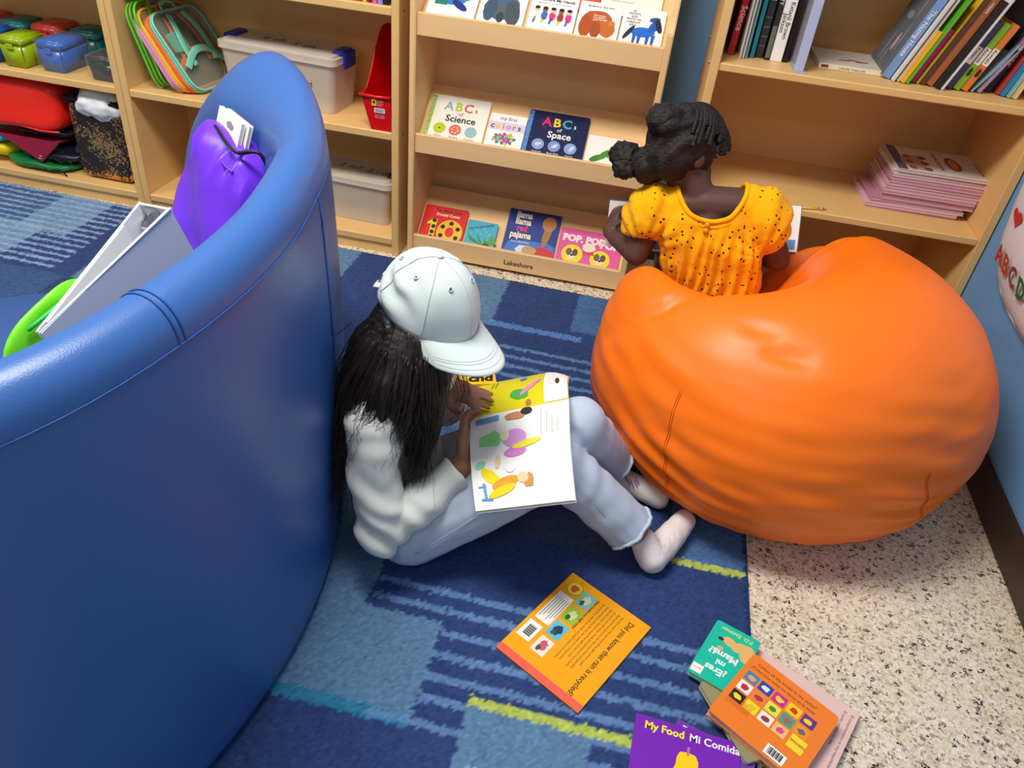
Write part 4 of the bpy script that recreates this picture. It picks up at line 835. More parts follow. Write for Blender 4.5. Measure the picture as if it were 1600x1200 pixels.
# clear backpacks leaning like books
def backpack(label, x, y, lean, w, h, t, rgb, straps=True, yaw=.12):
    a = math.radians(lean); Yd = Vector((-math.sin(a), 0, math.cos(a))); Xd = Vector((yaw, 1, 0)).normalized()
    M = frame((x, y, .4555 + t*math.sin(a)), Xd, Yd)
    r = thing('clear_backpack', label, 'backpack', M, 'see through backpacks leaning on the shelf'); m = mat('piping_%d_%d_%d' % rgb, rgb, .4, .4)
    prism('clear_body', rrect(w-.006, h-.006, .045, 7, .003, .003), -t, 0, mat('film_%d_%d_%d' % rgb, tuple(int(v*.6+80) for v in rgb), .08, .6, alpha=.16), r)
    for z in (-t, 0): tube('piping', [(px, py, z) for px, py in rrect(w, h, .048, 7)], .0042, m, r, seg=8, closed=True)
    tube('zip', [(px, py, -t/2) for px, py in rrect(w+.003, h+.003, .049, 7, -.0015, -.0015)], .0030, m, r, seg=6, closed=True)
    tube('handle', [(w*.36, h, -t/2), (w*.38, h+.025, -t/2), (w*.5, h+.034, -t/2), (w*.62, h+.025, -t/2), (w*.64, h, -t/2)], .007, m, r, seg=8, flat=.35)
    if straps:
        for s in (-1, 1): tube('strap', spline([(w*.5+s*.035, h*.95, .004), (w*.5+s*.05, h*.75, .012), (w*.5+s*.062, h*.5, .008), (w*.5+s*.055, h*.30, .006)], 5), .013, m, r, seg=8, flat=.16)
        tube('strap', spline([(w*.10, h*.30, .005), (w*.38, h*.46, .012), (w*.66, h*.44, .010), (w*.9, h*.25, .005)], 5), .013, m, r, seg=8, flat=.16)
        prism('pouch', rrect(w*.30, h*.24, .012, 4, .018, h*.50), .001, .004, mat('tint_%d_%d_%d' % rgb, rgb, .15, .5, alpha=.5), r)
backpack('lime green trimmed clear backpack against the shelf side', -1.668, 2.455, 17, .24, .27, .032, (96, 200, 40), yaw=.0)
backpack('pink trimmed clear backpack in the leaning row', -1.607, 2.440, 33, .25, .265, .014, (226, 140, 190), False)
backpack('yellow trimmed clear backpack in the leaning row', -1.588, 2.445, 34, .25, .285, .012, (244, 190, 40), False)
backpack('orange trimmed clear backpack under the mint one', -1.570, 2.450, 35, .26, .265, .014, (244, 110, 50))
backpack('mint trimmed clear backpack in front of the leaning row', -1.548, 2.458, 36, .25, .275, .018, (130, 214, 186))

# ------------------------------------------------------------------ things on the sofa
def binder():
    Pf, Pn = Vector((-.715, 1.005, .80)), Vector((-.761, .739, .72)); X = (Pf-Pn); L = X.length; X.normalize()
    n = Vector((.95, -.20, .10)); n = (n - X*n.dot(X)).normalized(); Yd = n.cross(X)   # up along the cover
    M = frame(Pn, X, Yd); r = thing('ring_binder', 'white ring binder standing on the blue sofa seat', 'binder', M); WH = mat('binder_vinyl', (226, 228, 236), .3, .4)
    H = .235; Tt = .060
    def slab(name, p, m=WH): 
        V = [(x, y, z) for y in (-H, 0) for (x, z) in p]; k = len(p); return mesh(name, V, [tuple(range(k)), tuple(range(k, 2*k))[::-1]]+[(i, k+i, k+(i+1) % k, (i+1) % k) for i in range(k)], m, r)
    slab('front_cover', [(0, .003), (L, .0), (L, .004), (0, .007)]); slab('rear_cover', [(0, -.004), (L, -Tt), (L, -Tt+.004), (0, 0)]); slab('spine', [(L-.004, -Tt), (L, -Tt), (L, .004), (L-.004, .004)])
    slab('inside_pages', [(.02, -.002), (L*.80, -Tt*.70), (L*.80, -Tt*.74), (.02, -.006)], mat('page_white', (236, 236, 238), .6))
    slab('ring_plate', [(L-.010, -.042), (L-.005, -.042), (L-.005, -.020), (L-.010, -.020)], STEEL)
    for y in (-.02, -.12, -.22): tube('ring', [(L-.008-.028*math.sin(a*.35), y, -.032+.018*math.cos(a*.35)) for a in range(10)], .0022, STEEL, r, seg=6)
    for z0 in (.0045, -Tt+.002): tube('edge_weld', [(0, .0, z0*.0+.004 if z0 > 0 else -.002), (L, .0, z0)], .0022, mat('white_edge', (248, 248, 250), .25), r, seg=6)
    g = mat('lime_nylon', (120, 226, 40), .4, .4)
    r2 = thing('lime_pouch', 'lime green pouch tucked behind the white binder', 'bag', Pn + Vector((-.03, .0, -.12)))
    puffy('body', Pn + Vector((-.030, .075, -.075)), (.10, .085, .012), g, r2, 2.6, lambda q: q + Vector((0, 0, .006*nz(q, 16))), R=Matrix((X, Yd, X.cross(Yd))).transposed() @ Matrix.Rotation(.05, 3, 'Y'))
    tube('seam', [Pn + X*(.0+.025*i) + Vector((-.030, .015, -.012-.002*i)) for i in range(6)], .003, mat('green_trim', (40, 190, 90), .5), r2, True, 6)
binder()
def purple_bag():
    PU = mat('purple_nylon', (112, 52, 226), .32, .45, bmp=(60, .15)); r = thing('drawstring_bag', 'purple drawstring bag of papers propped inside the sofa back', 'bag', (-.86, 1.37, .42))
    u = Vector((.76, -.65, 0)).normalized(); nrm = Vector((-.65, -.76, .35)).normalized(); nrm = (nrm - u*nrm.dot(u)).normalized(); v = nrm.cross(u)
    if v.z < 0: v = -v
    c = Vector((-.850, 1.352, .615)); R = Matrix((u, v, u.cross(v))).transposed()
    def fn(q):
        k = (q.y+.17)/.34; q = q.copy()
        q.x *= 1.0 - .05*max(0, k-.75)/.25 - .16*max(0, .5-k); q.y -= .22*max(0, q.x)*max(0, k-.4) ; q.z *= 1 - .35*max(0, k-.6)
        q.z += .010*math.sin(q.x*30+q.y*18)*(.3+max(0, k-.3)) + .012*nz(q, 11) + (.006*math.sin(q.x*150)*math.exp(-((k-.90)/.08)**2))
        q.x += .006*nz(q, 10, 5); return q
    puffy('body', c, (.132, .180, .048), PU, r, 4.2, fn, 90, 48, R)
    for k in (-1, 1):
        tube('cord', [c + R @ Vector(p) for p in spline([(-.075, .155, .02*k), (-.02, .175, .030*k), (.05, .165, .034*k), (.09, .16, .025), (.12, .175, .0), (.125, .14, -.025), (.11, .08, -.034)], 6)], .0035, BLACK, r, True, 6)
    tube('hem', [c + R @ Vector((-.10+.025*i, .128-.004*math.sin(i), .036+.003*math.cos(i*2))) for i in range(9)], .0025, PU, r, True, 6)
    for i, (o, tx) in enumerate((((-.02, .09, .010), 0), ((.0, .085, -.004), 1))):
        b = book('white paper packet sticking out of the purple bag' if i == 0 else 'folded white sheets poking out behind the paper packet', frame(c + R @ Vector((-.055+.010*i, .060, o[2]*.8)), u, v + u*.12), .115, .150, .008, (242, 242, 240), name='paper_packet', cat='papers')
        if i == 0: flat(b, ell(.065, .130, .016, .007, wob=.5), (140, 146, 140), .0083)
purple_bag()

# ------------------------------------------------------------------ alphabet cushion hung on the right wall
def wall_cushion():
    WC = mat('white_satin', (232, 228, 236), .4, .3, bmp=(40, .15)); r = thing('alphabet_banner', 'white padded ABC banner with red apples on the blue wall', 'banner', (1.0, 2.0, .6))
    def outline(a):  # in (y, z): pointed oval hanging on the wall
        return 1.80 + .455*math.copysign(abs(math.cos(a))**.5, math.cos(a)), .82 + .42*math.copysign(abs(math.sin(a))**.5, math.sin(a))
    V, F = [], []; nu, nv = 80, 10
    for j in range(nv+1):
        k = math.sin(math.pi/2*j/nv); dpt = .045*math.sqrt(max(0, 1-k**5))
        for i in range(nu):
            a = 2*math.pi*i/nu; y, z = outline(a); rip = 1+.012*math.sin(i*1.9)*(k > .98)
            V.append((XW-.004-dpt-.003*nz((y*k, z*k, 0), 18), 1.80+(y-1.80)*k*rip, .82+(z-.82)*k*rip))
    for j in range(nv):
        for i in range(nu): F.append((j*nu+i, (j+1)*nu+i, (j+1)*nu+(i+1) % nu, j*nu+(i+1) % nu))
    b = mesh('padding', V, F, WC, r, True, True)
    tube('piping', [(XW-.006, 1.80+(outline(2*math.pi*i/80)[0]-1.80)*1.005, .82+(outline(2*math.pi*i/80)[1]-.82)*1.005) for i in range(80)], .004, WC, r, True, 6, closed=True)
    def on(y, z):
        k = min(1, (abs((y-1.80)/.455)**4 + abs((z-.82)/.42)**4)**(1/4)); return XW-.004-.045*math.sqrt(max(0, 1-k**5))-.003
    for s, y, z, c in (('A', 2.115, .488, (206, 70, 60)), ('B', 2.050, .488, (206, 80, 50)), ('C', 1.985, .486, (150, 80, 70)), ('D', 1.915, .484, (50, 110, 70)), ('E', 1.85, .482, (60, 90, 160))):
        text(r, s, 0, 0, .075, c, 0, 'CENTER', M=parent_world(r).inverted() @ frame((on(y, z+.02)-.002, y, z), (0, -1, 0), (-.25, 0, 1)), bold=.04)
    for y, z in ((2.120, .615), (1.95, .64), (1.78, .64)):
        M = parent_world(r).inverted() @ frame((on(y, z)-.002, y, z), (0, -1, 0), (-.22, 0, 1)); flat(r, [(.032*(16*math.sin(t*.25)**3)/16, .030*(13*math.cos(t*.25)-5*math.cos(t*.5)-2*math.cos(t*.75)-math.cos(t))/16) for t in range(25)], (206, 30, 36), 0, 'apple_print', M)
wall_cushion()
r = thing('crumpled_tissue', 'small pale crumpled tissue between bean bag and baseboard', 'tissue', (.985, 1.85, 0))
puffy('folds', (.992, 1.862, .024), (.026, .034, .0235), mat('tissue', (228, 206, 204), .8, .1), r, 2.2, lambda q: q*(1+.18*nz(q, 60)))

# ------------------------------------------------------------------ people
def hand(chains, balls, W, d, n, thumb, k=1.0, curl=.5, spread=.24, lens=(.040, .046, .043, .033)):
    """palm and five fingers: d along the fingers, n where they curl to, thumb = side sign"""
    d = Vector(d).normalized(); n = Vector(n); n = (n-d*n.dot(d)).normalized(); s = d.cross(n)*thumb; W = Vector(W)
    R = Matrix((d, s, n)).transposed()
    balls.append((W+d*.034*k, (.036*k, .028*k, .013*k), R))
    chains.append([(*(W-d*.01*k), .0165*k), (*(W+d*.02*k), .015*k)])
    for i, (off, L) in enumerate(zip((.020, .0072, -.006, -.018), lens)):
        p = W + d*.060*k + s*off*k; a = 0; q = [(*(p-d*.018*k), .0070*k), (*p, .0064*k)]; dr = (d + s*(off/.02)*spread).normalized()
        for j in range(3):
            a += curl*(.7, 1.0, .8)[j]; v = dr*math.cos(a)+n*math.sin(a); p = p + v*L*k*(.44, .32, .24)[j]; q.append((*p, (.0061, .0057, .0050)[j]*k))
        chains.append(q)
    b = W + d*.016*k + s*.020*k; t1 = b + (d*.62+s*.62+n*.25).normalized()*.026*k; t2 = t1 + (d*.88+s*.15+n*.35).normalized()*.022*k
    chains.append([(*b, .0105*k), (*t1, .0088*k), (*t2, .0070*k)])
def face_frame(F, U=None):
    F = Vector(F).normalized(); U = Vector(U or (0, 0, 1)); U = (U-F*U.dot(F)).normalized(); return F, F.cross(U)*-1, U
def head_balls(balls, C, F, L, U, k=1.0):
    R = Matrix((F, L, U)).transposed(); C = Vector(C)
    balls.append((C, (.088*k, .072*k, .088*k), R)); balls.append((C+F*.022*k-U*.045*k, (.055*k, .054*k, .058*k), R))   # skull, face
    balls.append((C+F*.050*k-U*.080*k, (.022*k, .026*k, .018*k), R))                                         # chin
    balls.append((C+F*.082*k-U*.026*k, (.013*k, .011*k, .016*k), R)); balls.append((C+F*.090*k-U*.036*k, (.009*k, .012*k, .008*k), R))   # nose
    balls.append((C+F*.074*k-U*.058*k, (.012*k, .019*k, .006*k), R)); balls.append((C+F*.072*k-U*.066*k, (.012*k, .016*k, .006*k), R))   # lips
    for s in (-1, 1):
        balls.append((C+F*.058*k-U*.040*k+L*.036*k*s, (.022*k, .022*k, .026*k), R)); balls.append((C-F*.002*k-U*.022*k+L*.073*k*s, (.016*k, .007*k, .024*k), R))  # cheeks, ears
def eyes(parent, C, F, L, U, k=1.0):
    for s in (-1, 1):
        V, Fc = [], []; c = C+F*.066*k-U*.006*k+L*.029*k*s; prim_ball(V, Fc, c, (.0105*k,)*3); e = mesh('eye', V, Fc, mat('eye_white', (235, 230, 225), .2), parent, True, True)
        V, Fc = [], []; prim_ball(V, Fc, c+F*.0062*k-U*.001, (.0056*k,)*3); mesh('iris', V, Fc, mat('eye_dark', (34, 20, 14), .15), e, True, True)
        tube('eyebrow', [c+F*.004*k+U*(.017+.002*math.sin(i))*k+L*(.014-.009*i)*k*s*-1 + F*.004*k for i in range(4)], .0022*k, mat('brow_hair', (22, 16, 14), .8), e, True, 5)
def strands(name, roots, m, parent, seg=4):
    V, F = [], []
    for pts, r0 in roots:
        n = len(pts); v, f = tube_geo(pts, [r0*(1-.75*(i/(n-1))) for i in range(n)], seg); k = len(V); V += v; F += [tuple(q+k for q in g) for g in f]
    return mesh(name, V, F, m, parent, True, True)
HAIR = mat('black_hair', (30, 23, 21), .42, .5, bmp=(300, .3))
COIL = mat('coily_hair', (34, 27, 26), .62, .35, bmp=(170, .8, .005))

# ---- child in the cap, seated on the rug against the sofa
def reader():
    P = thing('person', 'child in white cap and pale clothes reading on the rug against the sofa', 'person', (-.33, 1.18, RUGZ))
    SK = mat('brown_skin', (168, 112, 84), .5, .35, bmp=(160, .08))
    C = Vector((-.342, 1.208, .562)); F, L, U = face_frame((.86, -.36, -.36))
    ch, ba = [], []
    head_balls(ba, C, F, L, U)
    ch += [[(-.385, 1.185, .40, .042), (-.372, 1.19, .46, .036), (-.352, 1.20, .53, .046)],
           [(-.37, 1.17, .12, .085), (-.40, 1.175, .26, .078), (-.40, 1.178, .37, .070), (-.39, 1.182, .41, .05)],
           [(-.395, 1.15, .39, .045), (-.405, 1.085, .385, .040), (-.366, 1.022, .165, .032), (-.252, 1.125, .250, .0225), (-.243, 1.148, .268, .0205)],
           [(-.385, 1.21, .39, .045), (-.365, 1.275, .385, .040), (-.340, 1.375, .22, .032), (-.332, 1.303, .324, .0195)],
           [(-.34, 1.11, .10, .07), (-.06, 1.20, .265, .050), (.145, 1.222, .095, .026), (.178, 1.212, .058, .027), (.19, 1.203, .040, .026), (.245, 1.32, .036, .022)],
           [(-.34, 1.24, .10, .07), (-.03, 1.31, .295, .048), (.070, 1.425, .105, .026), (.080, 1.437, .05, .027), (.18, 1.41, .034, .022)]]
    hand(ch, ba, (-.243, 1.146, .268), (-.22, .86, .42), (.75, .35, .30), 1, 1.18, .38)
    hand(ch, ba, (-.330, 1.300, .334), (.90, -.25, .02), (.1, .1, -1), -1, 1.12, .10)
    body = blob('body', ch, ba, SK, P, .0046, 5)
    eyes(P, C, F, L, U)
    # jeans
    JE = mat('pale_denim', (186, 198, 216), .8, .15, bmp=(900, .12, .001))
    def fold(p, n):
        w = .0040*math.sin(p.x*60 - p.z*45 + p.y*20 + 3*nz(p, 7)) * max(0, nz(p, 5, 2)+.15) + .0016*nz(p, 26)
        for K in ((-.06, 1.205, .265), (-.03, 1.31, .295)):
            dd = (p-Vector(K)).length; w += .003*math.exp(-((dd-.05)/.05)**2)*math.sin(dd*150+2*nz(p, 9))
        return p + n*w
    def cutleg(c): return (Vector((.165, 1.222, .083))-c).dot(Vector((.72, .02, -.68))) < .046 and c.x > .03 and c.y < 1.30 or ((Vector((.082, 1.43, .085))-c).dot(Vector((.45, .55, -.70))) < .040 and c.y > 1.33 and c.x > .0)
    je = blob('jeans', [[(-.335, 1.095, .098, .085), (-.20, 1.15, .178, .080), (-.055, 1.205, .262, .062), (.03, 1.215, .19, .058), (.125, 1.222, .105, .056), (.16, 1.222, .075, .058)], [(-.335, 1.245, .098, .085), (-.20, 1.275, .195, .078), (-.025, 1.31, .290, .062), (.02, 1.36, .21, .055), (.058, 1.41, .13, .051), (.085, 1.436, .09, .052)]],
         [((-.37, 1.17, .112), (.115, .135, .098), None)], JE, P, .0055, 5, fold, cutleg, .003)
    for lp in rims(je): tube('hem', [p + Vector((.006*nz(p, 60), .006*nz(p, 60, 4), .003*nz(p, 80))) for p in lp[::2]], .0048, JE, je, True, 7, closed=True)
    ST = mat('denim_seam', (160, 174, 198), .8)
    tube('side_seam', [Vector(q) for q in spline([(-.30, 1.012, .11), (-.19, 1.073, .195), (-.08, 1.142, .268)], 6)], .0014, ST, je, True, 5); tube('side_seam', [Vector(q) for q in spline([(-.03, 1.165, .262), (.04, 1.163, .21), (.105, 1.170, .125)], 6)], .0014, ST, je, True, 5)
    # socks
    SO = mat('white_sock', (236, 226, 222), .85, .1, bmp=(700, .2, .001))
    s1 = blob('sock', [[(.164, 1.217, .076, .031), (.176, 1.211, .062, .033), (.190, 1.203, .046, .034), (.226, 1.275, .046, .033), (.258, 1.345, .040, .028)]], [((.2, 1.235, .034), (.034, .06, .022), Matrix.Rotation(-.42, 3, 'Z'))], SO, P, .0045, 4, lambda p, n: p + n*(.0012*math.sin((p.x*.7-p.z*.7)*900)*(p.z > .075)+.0015*nz(p, 40)))
    s2 = blob('sock', [[(.076, 1.430, .090, .030), (.083, 1.437, .066, .032), (.088, 1.438, .046, .032), (.140, 1.424, .044, .030), (.195, 1.405, .038, .026)]], [], SO, P, .0045, 4, lambda p, n: p + n*(.0015*math.sin(p.z*700)*(p.z > .07)+.0015*nz(p, 40)))
    fl = mat('lilac_thread', (190, 160, 190), .7)
    for i in range(9): a = i*.7; tube('embroidery', [(.118+.013*math.cos(a)+.003*j, 1.416-.004*j+.008*math.sin(a), .0785-.002*j-.006*abs(math.sin(a))) for j in range(4)], .0016, fl, s2, True, 5)
    # shirt
    SH2 = mat('ivory_cotton', (222, 225, 216), .85, .12, bmp=(800, .12, .001), sheen=.1)
    def sfold(p, n):
        w = .003*nz(p, 16) + .004*math.sin(p.z*70-p.x*40+5*nz(p, 6))*max(0, nz(p, 7, 3))
        e = (p-Vector((-.362, 1.018, .17))).length; w += .006*math.exp(-(e/.085)**2)*math.sin((p.x*.6+p.y*.5+p.z*.9)*115+2*nz(p, 12))
        w += .005*math.sin(p.z*52+p.x*30+4*nz(p, 7))*math.exp(-((p.z-.20)/.14)**2)
        w += .004*math.exp(-((p-Vector((-.405, 1.08, .385))).length/.06)**2)*math.sin(p.z*120+p.y*40)
        return p + n*w
    def cutshirt(c): return (c-Vector((-.252, 1.128, .252))).dot(Vector((.6, .70, .42))) > 0 and (c-Vector((-.252, 1.128, .252))).length < .07 or (c-Vector((-.372, 1.19, .445))).length < .052 or ((c-Vector((-.332, 1.305, .315))).length < .05 and c.z > .300 and c.y > 1.28 and c.x > -.37)
    sh = blob('shirt', [[(-.385, 1.10, .085, .075), (-.385, 1.24, .085, .075)], [(-.375, 1.18, .10, .106), (-.405, 1.185, .25, .094), (-.405, 1.185, .36, .086), (-.385, 1.185, .425, .060)], [(-.40, 1.13, .385, .064), (-.408, 1.072, .380, .057), (-.395, 1.035, .27, .051), (-.370, 1.008, .160, .050), (-.31, 1.062, .205, .043), (-.246, 1.132, .258, .0355)], [(-.385, 1.23, .385, .066), (-.365, 1.282, .38, .058), (-.340, 1.378, .21, .047), (-.334, 1.315, .305, .033)]], [], SH2, P, .0055, 4, sfold, cutshirt, .003)
    cu = Vector((-.252, 1.128, .252)); ax = Vector((.66, .62, .43)).normalized(); s_ = ax.orthogonal().normalized(); t_ = ax.cross(s_)
    tube('cuff', [cu - ax*.004 + (s_*math.cos(i*.3927)+t_*math.sin(i*.3927))*.0335 for i in range(16)], .0042, SH2, sh, True, 8, closed=True)
    # hair: long mass down the back with loose locks
    def hf(p, n): return p + n*(.006*math.sin(math.atan2(p.y-1.18, p.x+.38)*30 + 3*nz(p, 8)) + .005*nz((p.x*3, p.y*3, p.z*.6), 14))
    blob('hair', [[(-.365, 1.20, .545, .078), (-.415, 1.17, .485, .070), (-.440, 1.125, .41, .055), (-.452, 1.09, .33, .040), (-.460, 1.07, .26, .020)], [(-.355, 1.165, .525, .068), (-.38, 1.112, .465, .056), (-.40, 1.085, .41, .040)], [(-.325, 1.165, .525, .055), (-.325, 1.13, .46, .048), (-.326, 1.118, .39, .040), (-.332, 1.122, .31, .030), (-.332, 1.128, .25, .014)], [(-.35, 1.25, .525, .062), (-.36, 1.28, .45, .05), (-.37, 1.29, .36, .03)], [(-.43, 1.19, .45, .06), (-.46, 1.18, .34, .045), (-.475, 1.17, .26, .02)]], [], HAIR, P, .007, 4, hf)
    rd = random.Random(4); roots = []
    def lock(a, b, c, e, n, spread, r=.0009, ends=.03):
        for _ in range(n):
            j = [Vector((rd.gauss(0, spread), rd.gauss(0, spread), rd.gauss(0, spread*.4))) for _ in range(2)]; tl = Vector((rd.gauss(0, ends), rd.gauss(0, ends), rd.gauss(0, ends)))
            roots.append(([Vector(q) for q in spline([tuple(Vector(a)+j[0]), tuple(Vector(b)+j[0]*1.2), tuple(Vector(c)+j[0]*.6+j[1]*.6), tuple(Vector(e)+j[1]+tl)], 5)], r))
    lock((-.395, 1.155, .545), (-.438, 1.100, .46), (-.462, 1.060, .35), (-.466, 1.035, .20), 230, .017, .0008, .02)
    lock((-.365, 1.130, .540), (-.390, 1.075, .46), (-.415, 1.050, .40), (-.430, 1.04, .32), 190, .017, .0008, .02)
    lock((-.330, 1.125, .535), (-.314, 1.090, .46), (-.308, 1.085, .38), (-.330, 1.085, .24), 240, .013, .0008, .014)
    lock((-.42, 1.18, .545), (-.470, 1.145, .46), (-.490, 1.11, .34), (-.488, 1.08, .18), 190, .017, .0008, .02)
    lock((-.345, 1.125, .53), (-.345, 1.075, .45), (-.355, 1.06, .39), (-.37, 1.055, .33), 110, .015, .0008, .02)
    lock((-.280, 1.13, .545), (-.245, 1.115, .48), (-.245, 1.12, .42), (-.272, 1.14, .36), 22, .010, .0007, .014)
    strands('hair_strands', roots, mat('hair_strand', (34, 25, 22), .4, .5), P)['kind'] = 'stuff'
    # cap
    CA = mat('cap_fabric', (212, 222, 219), .7, .2, bmp=(900, .12, .001)); CD = mat('cap_thread', (202, 213, 210), .8)
    cc = Vector((-.345, 1.208, .585)); cF, cL, cU = face_frame((.88, -.43, -.17), (-.02, .05, 1))
    cap = thing_part = None
    V, Fq = [], []; nu, nv = 72, 22
    def dome(a, b):
        x = .106*math.cos(a)*math.cos(b)**.85; y = .087*math.sin(a)*math.cos(b)**.85; z = -.010 + .120*math.sin(b)
        if b < .5 and math.cos(a) < -.1: z += .0
        k = 1 + .010*math.cos(6*a)*math.cos(b)
        w = .0060*math.sin(13*b+4*a+2*nz((a, b, 0), 2))*math.exp(-((math.cos(a)+.35)/.5)**2)*(math.sin(a) < .2)*math.cos(b) + .002*nz((x, y, z), 22)
        return cc + cF*(x*k) + cL*(y*k) + cU*z + (cF*math.cos(a)+cL*math.sin(a))*w
    for j in range(nv+1):
        for i in range(nu): V.append(dome(2*math.pi*i/nu, math.pi/2*j/nv))
    for j in range(nv):
        for i in range(nu):
            a = 2*math.pi*(i+.5)/nu
            if j < 6 and abs(a-math.pi) < .42 - .035*j: continue   # rear opening
            Fq.append((j*nu+i, j*nu+(i+1) % nu, (j+1)*nu+(i+1) % nu, (j+1)*nu+i))
    cap = mesh('cap', V, Fq, CA, P, True, True); s = cap.modifiers.new('thickness', 'SOLIDIFY'); s.thickness = .0025
    V, Fq = [], []; n1, n2 = 40, 12
    for top in (0, 1):
        for j in range(n2+1):
            for i in range(n1+1):
                a = -1.12+2.24*i/n1; t = j/n2; x = .106*math.cos(a); y = .087*math.sin(a); ext = .080*math.cos(a*.93)**.7 if abs(a) < 1.12 else 0
                q = cc + cF*(x + ext*t) + cL*(y*(1+.03*t)) + cU*(-.010 - .022*t - .16*(y*y)*t/.091*1.2 - .0 + (.0025 if top else 0)); V.append(q)
    m_ = (n1+1)*(n2+1)
    for j in range(n2):
        for i in range(n1):
            q = (j*(n1+1)+i, j*(n1+1)+i+1, (j+1)*(n1+1)+i+1, (j+1)*(n1+1)+i); Fq.append(q[::-1]); Fq.append(tuple(k+m_ for k in q))
    ring = [i for i in range(n1+1)] + [(j)*(n1+1)+n1 for j in range(1, n2+1)] + [n2*(n1+1)+i for i in range(n1-1, -1, -1)] + [j*(n1+1) for j in range(n2-1, 0, -1)]
    Fq += [(ring[k], ring[(k+1) % len(ring)], ring[(k+1) % len(ring)]+m_, ring[k]+m_) for k in range(len(ring))]
    br = mesh('brim', V, Fq, CA, cap, True, True)
    for t in (.55, .68, .81):
        tube('stitching', [V[m_+int(round(t*n2))*(n1+1)+i] + cU*.0002 for i in range(2, n1-1)], .0006, CD, br, True, 4)
    V, Fq = [], []; prim_ball(V, Fq, dome(0, math.pi/2)+cU*.002, (.007, .007, .004), None, 12, 8); mesh('button', V, Fq, CA, cap, True, True)
    for a in (.52, -.52, 1.57, -1.57, 2.5, -2.5):
        p = dome(a, .92); nn = (p-cc).normalized(); e1 = nn.orthogonal().normalized(); e2 = nn.cross(e1)
        tube('eyelet', [p + nn*.0012 + (e1*math.cos(i*.63)+e2*math.sin(i*.63))*.0042 for i in range(10)], .0012, CD, cap, True, 5, closed=True)
        V, Fq = [], []; prim_ball(V, Fq, p+nn*.0004, (.0018,)*3, None, 8, 6); mesh('eyelet_hole', V, Fq, mat('hole', (60, 66, 66), .9), cap, True)
    for a in (0, 1.047, 2.094, -1.047, -2.094): tube('panel_seam', [dome(a, .02+1.5*i/14)*1.0 + (dome(a, .02+1.5*i/14)-cc).normalized()*.0008 for i in range(15)], .0009, CD, cap, True, 4)
    tube('strap', [dome(math.pi+.45-.09*i, .04) + (dome(math.pi+.45-.09*i, .04)-cc).normalized()*.003 for i in range(11)], .009, CA, cap, True, 8, flat=.25)
    tube('strap_end', [dome(math.pi-.3, .04)+cF*-.006, dome(math.pi-.25, .0)+cF*-.012-cU*.03-cL*.0, dome(math.pi-.2, 0)+cF*-.014-cU*.055], .0085, CA, cap, True, 8, flat=.2)
    tube('buckle', [dome(math.pi+.1+.2*math.cos(i*.63), .06+.16*math.sin(i*.63)) + cF*-.006 for i in range(10)], .0022, mat('pewter', (150, 156, 156), .3, metal=.8), cap, True, 6, closed=True)
reader()
